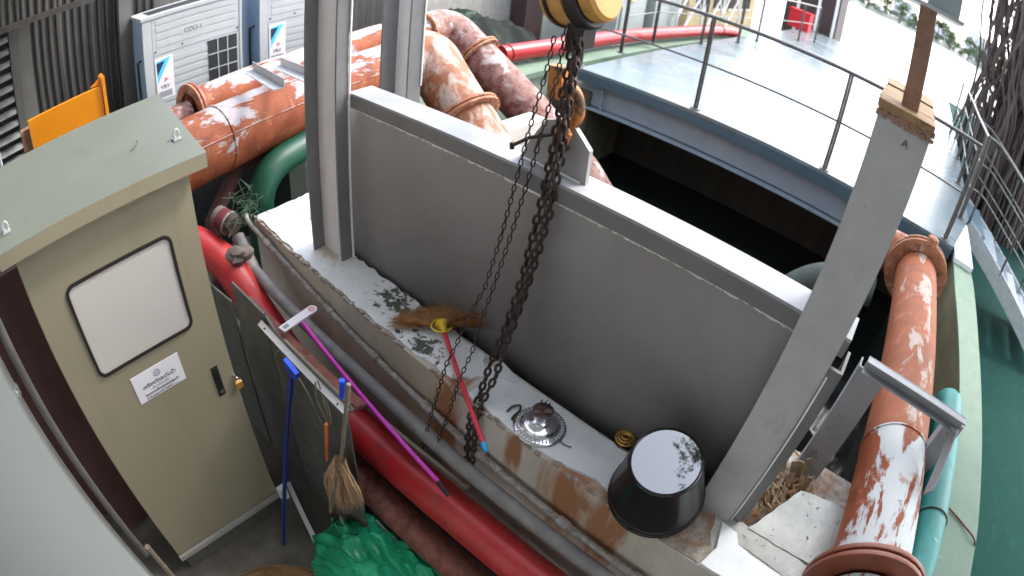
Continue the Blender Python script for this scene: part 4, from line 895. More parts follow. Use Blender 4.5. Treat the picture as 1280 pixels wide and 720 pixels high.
t1 = [P_(692, 50, 1.60), P_(683, 90, 1.59), P_(665, 150, 1.57), P_(648, 215, 1.55), P_(628, 290, 1.51), P_(606, 360, 1.45), P_(583, 400, 1.38), P_(570, 432, 1.32), P_(558, 455, 1.27), P_(545, 500, 1.23), P_(536, 530, 1.20), P_(527, 565, 1.17)]
t2 = [P_(706, 38, 1.60), P_(698, 90, 1.59), P_(679, 160, 1.57), P_(663, 215, 1.55), P_(640, 290, 1.51), P_(618, 355, 1.45), P_(602, 400, 1.38), P_(590, 440, 1.32), P_(574, 475, 1.27), P_(562, 515, 1.23), P_(550, 545, 1.20), P_(542, 568, 1.17)]
chain(hc_, t1, TL, .0262, 0); chain(hc_, t2, TL, .0262, 1)

# ================================================================== THINGS ON THE LEDGE
LZ = 1.153
# soft broom
bc = Zp(552, 406, LZ+.03); tipp = Zp(607, 562, LZ+.03)
hd = (tipp-bc).normalized()
brm = thing('broom', (bc.x, bc.y, LZ), 'straw fan broom with red handle and yellow socket lying across the ledge', 'broom')
b = NB(); tube(b, [bc+hd*.03, tipp-hd*.03], [.0105, .0105], 14); mk('handle', b, 'pink_red', brm, smooth=True)
b = NB(); tube(b, [tipp-hd*.032, tipp-hd*.012, tipp+hd*.012], [.0135, .013, .006], 12); mk('end_cap', b, 'tip_blue', brm, smooth=True)
b = NB(); lathe(b, [(.013, 0), (.016, .03), (.03, .045), (.034, .058), (.030, .060)], bc+hd*.062+V((0, 0, .01)), -hd, 20); mk('socket', b, 'yellow_plastic', brm, smooth=True)
b = NB(); sc_ = bc+V((0, 0, .012)); e1 = Zp(530, 403, LZ+.045)-sc_; 
tube(b, [sc_+(Zp(552+26*cos(a)*.5, 407+8*sin(a), LZ+.045)-sc_) for a in [2*pi*k/24 for k in range(25)]], .0045, 8); mk('socket_rim', b, 'yellow_plastic', brm, smooth=True)
random.seed(21); b = NB()
L0, R0_, F0 = Zp(486, 398, LZ+.02), Zp(612, 410, LZ+.03), Zp(552, 377, LZ+.02)
for i in range(4200):
    u = random.random(); 
    px0 = 540+24*u+random.gauss(0, 1.0); py0 = 406+random.gauss(0, 1.5)
    t = u*2-1; s_ = random.uniform(.80, 1.0)
    ex = 549+t*70*(.84+.16*random.random()); ey = 408-30*sqrt(max(0, 1-(t*.97)**2))*random.uniform(.25, 1.0)+ (3 if t > 0 else -2)*abs(t)
    a_ = Zp(px0, py0, LZ+.03+random.uniform(-.008, .012)); c_ = Zp(px0+(ex-px0)*s_, py0+(ey-py0)*s_, LZ+.012+random.uniform(0, .03)); c_ = c_ if c_.y < 1.585 else Yp(px0+(ex-px0)*s_, py0+(ey-py0)*s_, 1.585+random.uniform(-.012, .01))
    mdp = (a_+c_)/2+V((0, 0, random.uniform(0, .012))); w = random.uniform(.0008, .0018)
    d = (c_-a_).normalized(); sd = d.cross(V((0, 0, 1)))*w
    vs3 = [b.verts.new(p) for p in (a_-sd, a_+sd, mdp-sd, mdp+sd, c_)]
    b.faces.new((vs3[0], vs3[1], vs3[3], vs3[2])); b.faces.new((vs3[2], vs3[3], vs3[4]))
for i in range(420):
    t = random.uniform(-1, 1); px0, py0 = 551+random.gauss(0, 6), 405+random.gauss(0, 1.5)
    ex = 549+t*72*random.uniform(.9, 1.0); ey = 410-34*sqrt(max(0, 1-t*t))*random.uniform(.05, 1.0)+random.gauss(0, 1.5)
    a_ = Zp(px0, py0, LZ+.03); c_ = Zp(ex, ey, LZ+.01+random.uniform(0, .03)); c_ = c_ if c_.y < 1.585 else Yp(ex, ey, 1.585+random.uniform(-.012, .01)); d = (c_-a_).normalized(); sd = d.cross(V((0, 0, 1)))*.0016
    vs3 = [b.verts.new(p) for p in (a_-sd, a_+sd, c_+sd*.4, c_-sd*.4)]; b.faces.new(vs3)
o = mk('straw', b, 'broom_grass', brm); o['kind'] = 'stuff'
# chrome flange-like fan with cup
c = Zp(675, 532, LZ+.01); c.z = LZ
fd = thing('vent_cover', c, 'shiny round metal vent cover with toothed rim and brown cup on the ledge', 'vent cap')
b = NB(); lathe(b, [(.108, .001), (.110, .006), (.104, .012), (.096, .014), (.078, .022), (.070, .034), (.048, .040), (.042, .046)], c, n=40); mk('base_ring', b, 'chrome', fd, smooth=True)
for k in range(40):
    a = 2*pi*k/40; p = c+V((cos(a)*.092, sin(a)*.092, .016)); b = NB(); obox(b, p, V((cos(a), sin(a), 0))*.008, V((-sin(a), cos(a), 0))*.0024, (0, 0, .004)); mk('tooth', b, 'aluminium', fd)
b = NB(); cc = c+V((-.0, .0, .046)); lathe(b, [(.034, 0), (.044, .055), (.047, .058), (.042, .058), (.036, .02), (.0, .018)], cc, n=28, cap1=False); mk('cup', b, 'chrome', fd, smooth=True)
b = NB(); lathe(b, [(.0, .05), (.030, .052), (.040, .049)], cc, n=20, cap0=False, cap1=False)
for v in b.verts: v.co += V((noise.noise(v.co*60)*.006, noise.noise(v.co*60+V((3, 0, 0)))*.006, noise.noise(v.co*45)*.012))
mk('cup_filling', b, 'cup_brown', fd, smooth=True)
for k in range(3):
    b = NB(); a = .5+k*1.0; p = cc+V((-.03, .025, .05))+V((.012*k, .004*k, 0)); tube(b, [p, p+V((-.008*cos(a), .010, .016)), p+V((.004, .018*sin(a), .026))], [.004, .003, .001], 5); mk('rag_tip', b, 'black_plastic', fd)
# black wire curls
z = LZ+.005
b = NB(); tube(b, smooth_path([Zp(634, 514, z), Zp(641, 508, z+.006), Zp(650, 507, z+.008), Zp(650, 513, z+.006), Zp(643, 519, z), Zp(640, 524, z), Zp(644, 524, z)], 5), .005, 7)
tag(mk('black_wire', b, 'black_plastic', smooth=True), 'short thick black wire bent into a hook left of the shiny metal cap', 'wire')
b = NB(); tube(b, smooth_path([Zp(698, 542, z), Zp(703, 554, z), Zp(714, 559, z)], 5), .0022, 6)
tube(b, smooth_path([Zp(702, 532, z), Zp(708, 533, z)], 4), .0016, 6)
tag(mk('black_wire', b, 'black_plastic', smooth=True), 'thin black wire scrap right of the shiny metal cap', 'wire')
# bucket, upside down, tilted a little
bk = thing('bucket', (-.205, 1.385, LZ), 'large black plastic bucket turned upside down with a wet shiny base', 'bucket')
BT = Matrix.Translation((-.205, 1.405, LZ+.034)) @ Matrix.Rotation(radians(16.5), 4, 'X') @ Matrix.Rotation(radians(-2), 4, 'Y')   # leans over the ledge's edge
b = NB(); H_ = .315
lathe(b, [(.170, .0), (.191, .0), (.194, .008), (.190, .018), (.187, .020), (.186, .045), (.181, .050), (.1365, H_-.012), (.134, H_-.004), (.129, H_), (.124, H_-.002)], (0, 0, 0), n=56, cap0=True, cap1=False)
bmesh.ops.transform(b, matrix=BT, verts=b.verts); mk('bucket_wall', b, 'bucket_black', bk, smooth=True)
b = NB(); lathe(b, [(.1245, H_-.0075), (.1225, H_-.0035)], (0, 0, 0), n=48, cap0=False, cap1=True)
bmesh.ops.transform(b, matrix=BT, verts=b.verts); mk('bucket_base', b, 'bucket_base', bk)
b = NB(); tube(b, [BT@V((.188*cos(a), .188*sin(a), .012)) for a in [radians(200+k*8) for k in range(14)]], .003, 6); mk('handle_wire', b, 'black_iron', bk, smooth=True)
b = NB(); e = BT@V((-.185*cos(radians(50)), -.185*sin(radians(50)), .0)); tube(b, [e, e+V((0, 0, -.035))], .005, 6); mk('handle_lug', b, 'black_plastic', bk)
# brass coil behind bucket
c = Zp(780, 550, 1.17)
b = NB()
for k, (rr, zz) in enumerate(((.040, 0), (.030, .008), (.018, .012))): tube(b, [c+V((rr*cos(a), rr*.9*sin(a)+.01, zz+.004*sin(a+k))) for a in [2*pi*t/22 for t in range(23)]], .0045, 6)
tag(mk('wire_coil', b, 'brass', smooth=True), 'small brassy coil of wire tucked behind the black bucket', 'wire coil')

# bamboo and leaf debris in the pit corner behind the white block
random.seed(31)
for i in range(9):
    a_ = Zp(955+i*5+random.uniform(-6, 6), 650-i*3, 1.05-random.random()*.25); c_ = Zp(985+i*3+random.uniform(-8, 8), 585+random.uniform(-14, 12), 1.10+random.random()*.1)
    b = NB(); beam(b, a_, c_, random.uniform(.015, .04), .007, (random.uniform(-.4, .4), 0, 1))
    o = mk('wood_splint', b, 'wood_debris', bevel=.001)
    tag(o, 'split wood strip among those leaning in the dark corner behind the white block', 'wood strip', 'wood strips behind the white block')
b = NB()
for i in range(260):
    p = Zp(random.gauss(968, 22), random.gauss(608, 20), .98+random.random()*.12); a = random.uniform(0, pi); s = random.uniform(.008, .03)
    if p.y < 1.56: continue
    obox(b, p, (s*cos(a), s*sin(a), s*.3), (-s*.35*sin(a), s*.35*cos(a), .003), (0, 0, .0015))
o = mk('leaf_litter', b, 'leaf_brown'); tag(o, 'brown leaf litter caught between the right column and the white block', 'leaves', kind='stuff')
b = NB()
for i in range(60):
    p = Zp(random.gauss(958, 14), random.gauss(612, 14), 1.06+random.random()*.08); a = random.uniform(0, pi); s = random.uniform(.006, .018)
    if p.y < 1.56: continue
    obox(b, p, (s*cos(a), s*sin(a), s*.3), (-s*.5*sin(a), s*.5*cos(a), .003), (0, 0, .0015))
o = mk('pale_flakes', b, 'wood_debris'); tag(o, 'pale chips scattered on the leaf litter behind the white block', 'chips', kind='stuff')
b = NB(); box(b, (.12, 1.56, .5), (.95, 2.3, .93)); tag(mk('debris_shelf', b, 'rubble'), 'rough concrete shelf in the pit carrying the leaf litter', 'shelf')

# ================================================================== FRONT LEFT CORNER
YB = .83
bd = thing('board_stack', (-1.9, YB, 0), 'dark weathered cement boards standing behind the blue squeegee', 'boards')
tl = [Yp(*q, YB) for q in ((262, 352), (290, 372))]
t2_ = [Yp(*q, YB) for q in ((291, 358), (330, 392), (352, 425))]
def pan(pts, y, th, m='board'):
    b = NB(); prism(b, pts, y, y+th, 'y'); return mk('board', b, m, bd, bevel=.002)
pan([(tl[0].x, .0), (tl[0].x, tl[0].z), (tl[1].x, tl[1].z-.02), (tl[1].x, 0)], YB-.012, .010)
pan([(tl[1].x+.004, 0), (t2_[0].x, t2_[0].z+.03), (t2_[1].x, t2_[1].z), (t2_[1].x, 0)], YB-.004, .010)
pan([(t2_[1].x+.003, 0), (t2_[1].x+.003, t2_[1].z-.01), (-1.66, 1.21), (-1.66, 0)], YB, .010)
pan([(-1.657, 0), (-1.657, 1.20), (-1.315, 1.185), (-1.33, 0)], YB-.003, .010)
b = NB(); beam(b, (-2.1, YB+.015, 1.245), (-1.32, YB+.03, 1.20), .03, .01); mk('edge_strip', b, 'plinth_dark', bd)
b = NB(); beam(b, (-2.35, YB+.10, 1.12), (-1.40, YB+.13, 1.08), .07, .02, (0, .5, 1)); mk('rusty_strip', b, 'brown_rust', bd)
b = NB(); beam(b, (-1.85, YB+.045, 1.20), (-1.38, YB+.06, 1.16), .022, .02); mk('edge_strip', b, 'cane', bd)

# blue squeegee
sq = thing('squeegee', (-1.66, .434, 0), 'blue-handled floor squeegee standing on its pole with the blade up along the boards', 'squeegee')
s0, s1_ = Yp(325, 403, YB-.02), Yp(434, 515, YB-.02)
b = NB(); beam(b, s0, s1_, .032, .006, (0, -.6, 1)); mk('blade_rail', b, 'aluminium', sq, bevel=.001)
b = NB(); beam(b, s0+V((0, .014, .006)), s1_+V((0, .014, .006)), .006, .03, (0, 0, 1)); mk('rubber_blade', b, 'rubber', sq)
hh = Yp(368, 455, YB-.03); ft = Zp(355, 680, .01)
for q_ in (.08, .92):
    b = NB(); lathe(b, [(.004, 0), (.004, .004)], s0.lerp(s1_, q_)+V((0, -.006, .003)), (0, -.6, 1), 8); mk('rivet', b, 'black_iron', sq)
b = NB(); prism(b, [(hh.x-.045, hh.z+.012), (hh.x+.05, hh.z-.006), (hh.x+.035, hh.z-.05), (hh.x-.012, hh.z-.075), (hh.x-.04, hh.z-.03)], YB-.06, YB-.038, 'y'); mk('clamp', b, 'blue_plastic', sq, bevel=.008)
hd2 = (ft-(hh+V((-.012, -.02, -.05)))); ps = hh+V((-.008, -.02, -.045)); 
b = NB(); tube(b, [ps, ps+hd2*.10], [.015, .017], 14); mk('grip', b, 'blue_handle', sq, smooth=True)
b = NB(); tube(b, [ps+hd2*.10, ft], .0115, 12); mk('pole', b, 'blue_handle', sq, smooth=True)
# magenta squeegee
mg = thing('squeegee', (-2.0, 1.1, .9), 'magenta-handled squeegee lying along the red pipe with a white stickered head', 'squeegee')
m0, m1 = Zp(378, 403, 1.15), Zp(548, 602, .76)
b = NB(); tube(b, [m0, m1], .0115, 14); mk('handle', b, 'magenta', mg, smooth=True)
b = NB(); tube(b, [m1-(m1-m0).normalized()*.002, Zp(561, 620, .735)], [.0125, .0115], 12); mk('end_grip', b, 'black_plastic', mg, smooth=True)
h0, h1 = Zp(352, 413, 1.16), Zp(390, 387, 1.16)
b = NB(); dd = (h1-h0).normalized(); sd = V((-dd.y, dd.x, 0)); pts = [h0-sd*.024, h1-sd*.026]+[h1+dd*.026*cos(a)+sd*.026*sin(a) for a in [radians(-75+k*150/8) for k in range(9)]]+[h1+sd*.026, h0+sd*.024]
prism(b, [(p.x, p.y) for p in pts], 1.158, 1.166); mk('head_plate', b, 'sign_white', mg, bevel=.002)
b = NB(); lathe(b, [(.013, 0), (.017, 0), (.017, .001), (.013, .001)], V((h1.x, h1.y, 1.1665))+dd*-.004, (0, 0, 1), 24, False, False); mk('sticker_ring', b, 'pink_red', mg)
b = NB(); tube(b, [V((h1.x, h1.y, 1.1668))+dd*-.004+V((.007*cos(a), .007*sin(a), 0)) for a in [radians(40+k*280/12) for k in range(13)]], .0016, 5); mk('sticker_emblem', b, 'pink_red', mg)
b = NB(); obox(b, (h0.x+dd.x*.03, h0.y+dd.y*.03, 1.1668), dd*.016, sd*.012, (0, 0, .0004)); mk('sticker_print', b, 'ink_grey', mg)
# coco broom hanging by the boards
cx = Yp(428, 572, .76); cn = thing('coco_broom', (cx.x, .76, .2), 'short coconut-fibre broom hanging upside down by the boards', 'broom')
st0, st1 = Yp(436, 480, .78), Yp(414, 640, .78)
b = NB(); tube(b, [st0, Yp(428, 560, .74), Yp(413, 640, .70)], .0085, 10); mk('stick', b, 'cane', cn, smooth=True)
b = NB(); random.seed(8)
top_ = Yp(424, 574, .75)
for i in range(240):
    t = random.uniform(-1, 1); ex = 434+t*23; ey = 640-10*abs(t)+random.gauss(0, 6)
    p1 = Yp(ex, ey, .75+random.gauss(0, .025)); p0 = top_+V((t*.02, random.gauss(0, .012), random.uniform(-.01, .01))); pm = (p0+p1)/2+V((t*.03, random.gauss(0, .012), 0))
    w = random.uniform(.002, .0048); s_ = V((w, 0, 0))
    v5 = [b.verts.new(p) for p in (p0-s_, p0+s_, pm-s_, pm+s_, p1)]
    b.faces.new((v5[0], v5[1], v5[3], v5[2])); b.faces.new((v5[2], v5[3], v5[4]))
o = mk('bristles', b, 'coco_bristle', cn); o['kind'] = 'stuff'
b = NB(); tube(b, [Yp(408, 530, .77), Yp(409, 575, .77)], .008, 8); mk('orange_cord', b, 'orange_string', cn, smooth=True)
b = NB(); tube(b, [Yp(428, 478, .79), Yp(427, 496, .79)], .0105, 12); lathe(b, [(.0115, 0), (.0125, .01), (.0115, .02)], Yp(428, 480, .79), n=12); mk('cap', b, 'blue_plastic', cn, smooth=True)
# wire hangers hooked over the boards
for i, pts_ in enumerate(([(352, 470), (345, 446), (347, 439), (353, 441), (362, 455), (384, 490), (402, 528), (407, 533), (411, 527), (406, 505), (397, 475)], [(394, 478), (396, 500), (403, 515), (411, 530), (414, 525), (408, 500)])):
    b = NB(); tube(b, smooth_path([Yp(x, y, YB-.03-i*.008) for x, y in pts_], 5), .0038, 7)
    tag(mk('wire_hook', b, 'cane', smooth=True), ('long bent plastic-coated wire looped over the dark boards', 'shorter bent wire hanging next to the coconut broom')[i], 'wire')
# white strip on the floor
b = NB(); a_, c_ = Zp(360, 603, .03), Zp(395, 677, .03); beam(b, a_, c_, .03, .008)
w2 = thing('floor_squeegee_head', (a_+c_)/2, 'white metal squeegee head lying on the floor beside the cabinet plinth', 'squeegee head')
mk('rail', b, 'white_metal', w2); b = NB(); beam(b, a_+V((.02, .01, -.008)), c_+V((.02, .01, -.008)), .02, .012); mk('rubber_blade', b, 'rubber', w2)
# green plastic bag
def bagmesh(cx, cy, rx, ry, h, seed, res=44):
    b = NB(); rows = []
    for i in range(res+1):
        row = []
        for j in range(res+1):
            u = (i/res*2-1); v = (j/res*2-1); d = sqrt(u*u*.9+v*v*.9); 
            ang = atan2(v, u); fold = (1-abs(noise.noise(V((u*2.2+v*1.5, v*3.2-u*1.0, seed))))*2.2)
            crease = .05*(1-max(0, fold)**2.5)+.05*noise.noise(V((u*1.6+seed, v*1.6, 1)))
            z = h*max(0, 1-d**2.4)**.6*(1+.2*noise.noise(V((u*2, v*2, seed+5))))-crease*(h/.25)
            row.append(b.verts.new((cx+u*rx*(1+.14*noise.noise(V((v*4, seed, 0)))), cy+v*ry*(1+.14*noise.noise(V((u*4, seed, 3)))), max(.008, z))))
        rows.append(row)
    for i in range(res):
        for j in range(res):
            u = ((i+.5)/res*2-1); v = ((j+.5)/res*2-1)
            if u*u+v*v < 1.12+.15*noise.noise(V((atan2(v, u)*2, seed, 0))): b.faces.new((rows[i][j], rows[i+1][j], rows[i+1][j+1], rows[i][j+1]))
    bmesh.ops.delete(b, geom=[v for v in b.verts if not v.link_faces], context='VERTS'); return b
g1 = Zp(455, 700, .12)
o = mk('plastic_bag', bagmesh(g1.x+.02, g1.y+.02, .36, .30, .29, 3.1, 90), 'bag_green', smooth=True); tag(o, 'crumpled translucent green plastic bag heaped on the floor', 'plastic bag')
g2 = Zp(520, 712, .1)
o = mk('plastic_bag', bagmesh(g2.x+.02, g2.y+.02, .26, .18, .22, 7.7, 60), 'bag_green', smooth=True); tag(o, 'smaller twisted end of green plastic beside the brown pipe', 'plastic bag')
# rubbish under the pipes: dark container, rods, dry coil
b = NB(); box(b, (-1.40, .95, .0), (-.95, 1.02, .09)); tag(mk('dark_crate', b, 'plinth_dark', bevel=.01), 'dark low crate under the brown rusty pipe', 'crate')
b = NB(); beam(b, (-1.30, .93, .11), (-1.02, .92, .112), .16, .004); tag(mk('metal_sheet', b, 'grey_pvc'), 'scrap of dull metal sheet under the brown rusty pipe', 'sheet')
for i, (q0, q1) in enumerate((((425, 645), (440, 680)), ((470, 650), (520, 700)))):
    b = NB(); tube(b, [Zp(*q0, .25), Zp(*q1, .14)], .007, 8); tag(mk('rod', b, 'grey_pvc', smooth=True), ('thin grey rod sticking up behind the green bag, left one', 'thin grey rod under the rusty pipe, right one')[i], 'rod')
b = NB(); random.seed(2)
for k in range(7):
    tube(b, smooth_path([Zp(300+random.uniform(-6, 6), 718+k*2, .03+.012*k), Zp(330, 708+k*2.4, .04+.012*k), Zp(365, 708+k*2.5, .04+.01*k), Zp(392+random.uniform(-5, 5), 714+k*2, .03+.01*k)], 4), .006, 6)
tag(mk('dry_vine_coil', b, 'leaf_brown', smooth=True), 'coil of dry brown vine on the floor at the bottom edge', 'vine')
# stick lying behind magenta handle
b = NB(); beam(b, Zp(475, 522, .80), Zp(585, 610, .76), .018, .012); tag(mk('wooden_stick', b, 'cane', bevel=.002), 'thin brown stick lying between the red pipe and the grey pipe', 'stick')
# cloth shoe and net at the pipe bend
c = Zp(272, 270, 1.27); ax_ = (Zp(304, 290, 1.22)-c).normalized()
cl = thing('plastic_basket', c, 'dirty maroon plastic basket with a pale rim lying on the red pipe bend', 'basket')
b = NB(); lathe(b, [(.058, 0), (.066, .012), (.072, .10)], c, ax_, 24, True, False); mk('basket_side', b, 'cloth_red', cl, smooth=True)
b = NB(); lathe(b, [(.052, -.012), (.068, -.004), (.070, .030), (.0665, .032)], c, ax_, 24, True, False); mk('base_cover', b, 'cloth_grey', cl, smooth=True)
for h_ in (.045, .062, .079):
    b = NB(); lathe(b, [(.0675+h_*.05, h_-.002), (.0705+h_*.05, h_), (.0675+h_*.05, h_+.002)], c, ax_, 24, False, False); mk('rib', b, 'cloth_red', cl, smooth=True)
b = NB(); lathe(b, [(.070, .100), (.077, .101), (.077, .108), (.068, .109)], c, ax_, 24, False, False); mk('rim', b, 'conduit', cl, smooth=True)
b = NB(); lathe(b, [(.066, .111), (.070, .125), (.066, .155), (.05, .158)], c, ax_, 24, False, True); mk('inner_cup', b, 'dark_brown_wall', cl, smooth=True)
b = NB(); c = Zp(300, 318, 1.12); random.seed(5)
bmesh.ops.create_icosphere(b, subdivisions=3, radius=.075)
for v in b.verts: v.co *= 1+noise.noise(v.co*22)*.5; v.co.z *= .6
bmesh.ops.translate(b, vec=c, verts=b.verts); tag(mk('crumpled_rag', b, 'cloth_grey', smooth=True), 'crumpled grey rag wedged below the red cloth shoe', 'rag')
b = NB()
for i in range(46):
    p = Zp(random.uniform(286, 318), random.uniform(232, 282), 1.25+random.uniform(-.05, .08)); tube(b, smooth_path([p, p+V((random.uniform(-.07, .07), random.uniform(-.07, .07), random.uniform(-.03, .06))), p+V((random.uniform(-.1, .1), random.uniform(-.1, .1), random.uniform(-.06, .02)))], 3), .0022, 4)
tag(mk('green_netting', b, 'net_green'), 'tangle of green netting beside the green pipe', 'netting', kind='stuff')
b = NB(); tube(b, [(-2.95, .78, 1.45), (-2.92, .80, 1.12)], .012, 8); tag(mk('white_tube', b, 'galvanised', smooth=True), 'short pale tube standing beside the cabinet edge', 'tube')

# ---- far left: dark wall, vertical conduits, white wall close to the camera
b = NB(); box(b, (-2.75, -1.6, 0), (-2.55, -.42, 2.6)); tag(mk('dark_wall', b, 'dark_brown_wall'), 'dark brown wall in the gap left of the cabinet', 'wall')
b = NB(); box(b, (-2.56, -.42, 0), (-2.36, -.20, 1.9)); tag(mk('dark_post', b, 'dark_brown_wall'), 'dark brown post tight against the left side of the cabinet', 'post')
def vpipe(px, py, dist, z0, z1, r, m, label, name='grey_pipe', clamp=None):
    d = ray(px, py); k = dist/hypot(d.x, d.y); x, y = d.x*k, d.y*k
    t = thing(name, (x, y, z0), label, 'pipe'); b = NB(); tube(b, [(x, y, z0), (x, y, z1)], r, 16); mk('pipe_body', b, m, t, smooth=True)
    if clamp:
        b = NB(); lathe(b, [(r, -.02), (r+.006, -.018), (r+.006, .018), (r, .02)], (x, y, clamp), n=16, cap0=False, cap1=False); mk('clamp', b, 'steel', t, smooth=True)
        b = NB(); lathe(b, [(.009, 0), (.009, .03)], (x+r, y+.01, clamp), (1, 0, 0), 8); mk('clamp_bolt', b, 'steel', t, smooth=True)
vpipe(93, 575, 1.72, .62, 3.0, .017, 'plinth_dark', 'upright grey conduit ending in mid air left of the cabinet')
vpipe(72, 575, 1.62, .30, 3.0, .016, 'plinth_dark', 'dark upright conduit with a shiny clamp next to the white wall', clamp=Xp(40, 465, -1.62).z)
vpipe(165, 660, 1.80, .05, .55, .017, 'cane', 'low brown upright pipe stub at the foot of the dark gap')
d = ray(104, 620); wx, wy = d.x/hypot(d.x, d.y)*.42, d.y/hypot(d.x, d.y)*.42
tn = V((-sin(atan2(wy, wx)), cos(atan2(wy, wx)), 0))   # the wall's silhouette touches this sight line
cc_ = V((wx, wy, 0))-tn*-.14
b = NB(); pts = []
ux = V((wx, wy, 0)).normalized()
for k in range(25): a = 2*pi*k/24; pts.append((cc_.x+.14*cos(a), cc_.y+.14*sin(a))) if k < 24 else None
prism(b, pts, 0, 4.1)
tag(mk('white_column', b, 'white_wall', smooth=True), 'smooth white rounded wall edge close to the camera at lower left', 'wall')

# ================================================================== FAR BACKGROUND ON THE DECK
def onh(px, py): return Zp(px, py, 1.25)
p = onh(802, 44)
for i, (px_, w_, lab) in enumerate(((795, .55, 'left grey electrical box behind the red pipe'), (838, .5, 'right grey electrical box behind the red pipe'))):
    q = Yp(px_, 42, 9.0+i*1.2); ec = thing('electrical_box', (q.x-.6, q.y, 0), lab, 'electrical box')
    b = NB(); box(b, (q.x-.9, q.y-.2, .3), (q.x-.3, q.y+.8, 2.5)); mk('casing', b, 'box_grey', ec, bevel=.02)
    b = NB(); box(b, (q.x-.29, q.y+.1, 1.6), (q.x-.27, q.y+.35, 1.85)); mk('gauge_panel', b, 'beige', ec)
    b = NB(); box(b, (q.x-.29, q.y-.1, .5), (q.x-.28, q.y+.7, 1.5)); mk('door', b, 'box_grey', ec, bevel=.004)
# white cross-braced frame
wf = thing('braced_frame', (-4.6, 12.5, 0), 'white scaffold frame with crossed braces beyond the far railing', 'frame')
for k in range(4):
    y = 10.8+k*1.3
    b = NB(); tube(b, [(-4.7, y, 0), (-4.7, y, 3.3)], .03, 8); mk('upright', b, 'white_metal', wf, smooth=True)
    if k < 3:
        for z0_, z1_ in ((1.3, 2.9), (2.9, 1.3), (.6, 2.0)):
            b = NB(); tube(b, [(-4.7, y, z0_), (-4.7, y+1.3, z1_)], .025, 8); mk('brace', b, 'white_metal', wf, smooth=True)
ks = thing('kiosk', (-5.8, 14, 0), 'beige kiosk with dark windows and dark canopy at the far end', 'kiosk')
b = NB(); box(b, (-6.6, 12.0, 0), (-5.0, 17.0, 2.5)); mk('wall', b, 'beige', ks)
for y in (12.4, 13.5, 14.6, 15.7):
    b = NB(); box(b, (-4.995, y, 1.4), (-4.97, y+.7, 2.2)); w_ = mk('window', b, 'brown_dark', ks); b = NB(); box(b, (-4.968, y-.05, 1.33), (-4.955, y+.75, 1.385)); mk('sill', b, 'white_metal', w_)
b = NB(); prism(b, [(-6.9, 2.5), (-4.3, 2.5), (-4.3, 2.6), (-5.7, 3.3), (-6.9, 2.6)], 11.6, 17.4, 'y'); mk('canopy', b, 'brown_dark', ks)
p = Yp(998, 40, 17.6); rb = thing('red_bin', (p.x, 17.6, 1.25), 'bright red box standing at the far end of the deck', 'box')
b = NB(); box(b, (p.x-.35, 17.4, 1.254), (p.x+.32, 17.9, 1.80)); mk('bin_body', b, 'box_red', rb, bevel=.03)
b = NB(); box(b, (p.x-.37, 17.38, 1.802), (p.x+.34, 17.92, 1.86)); mk('lid', b, 'box_red', rb, bevel=.02)
pv = thing('dark_pavilion', (-3.4, 19.5, 0), 'dark walled pavilion behind the red box', 'pavilion')
b = NB(); box(b, (-4.6, 19.2, 0), (-2.75, 21, 3.1)); mk('wall', b, 'brown_dark', pv)
for x in (-4.2, -3.5, -2.9):
    b = NB(); box(b, (x, 19.10, .8), (x+.09, 19.19, 3.1)); mk('post', b, 'white_metal', pv)
b = NB(); box(b, (-4.9, 18.9, 3.1), (-2.6, 21.2, 3.2)); mk('roof', b, 'white_metal', pv)

# ================================================================== TREES
def leaf_cloud(b, c, r, n, s0, s1, squash=.8):
    c = V(c)
    for i in range(n):
        d = V((random.gauss(0, 1), random.gauss(0, 1), random.gauss(0, 1))).normalized()*r*random.random()**.4
        d.z *= squash; p = c+d; s = random.uniform(s0, s1)
        u = V((random.gauss(0, 1), random.gauss(0, 1), random.gauss(0, .6))).normalized(); w = u.orthogonal().normalized()
        w = (w*cos(i)+u.cross(w)*sin(i))
        vs4 = [b.verts.new(q_) for q_ in (p-u*s, p+w*s*.42, p+u*s, p-w*s*.42)]; b.faces.new(vs4)
random.seed(44)
TX, TY = 3.1, 12.0
tr_ = thing('banyan_tree', (TX, TY, 0), 'dark banyan tree with a curtain of hanging aerial roots at the right edge', 'tree')
b = NB()
for k in range(9):
    a = k*2*pi/9; x0, y0 = TX+.75*cos(a), TY+.6*sin(a)
    tube(b, smooth_path([(x0*1.0+.25*cos(a), y0, -.1), (x0+random.uniform(-.1, .1), y0, 2), (TX+.45*cos(a+.5), TY+.4*sin(a+.5), 4), (TX+.6*cos(a+1), TY+.6*sin(a+1), 7)], 5), [random.uniform(.10, .24)]*16, 9)
mk('trunk', b, 'bark', tr_, smooth=True)
b = NB()
for k in range(280):
    x0, y0 = TX+random.triangular(-1.75, 1.3, -.6), TY+random.uniform(-1, 1)
    pts = [(x0+random.uniform(-.25, .25), y0+random.uniform(-.2, .2), z) for z in (random.choice((-.1, -.1, .9, 1.8)), 2.2, 3.1, 4.2, 5.4, 7.2)]
    tube(b, smooth_path(pts, 4), random.choice((.012, .018, .028, .045)), 5, False)
o = mk('aerial_root', b, 'bark', tr_, smooth=True); o['kind'] = 'stuff'
b = NB()
limbs = [((TX, TY, 5.5), (1.9, 8.8, 7.4), (.1, 7.0, 8.2)), ((TX, TY, 5.5), (2.6, 7.0, 7.6), (1.9, 5.2, 8.8)), ((TX, TY, 5.5), (4.8, 8.6, 7.6), (6.0, 7.2, 8.8)), ((TX, TY, 5.5), (3.6, 11.5, 7.6), (3.2, 13.5, 8.8))]
tube(b, smooth_path([(.1, 7.0, 8.2), (.2, 5.0, 8.3), (-.4, 3.4, 8.1), (-1.05, 2.4, 8.0)], 5), [.05*(1-i/20) for i in range(16)], 6)
for L_ in limbs: tube(b, smooth_path(L_, 6), [.2*(1-i/14) for i in range(13)], 8)
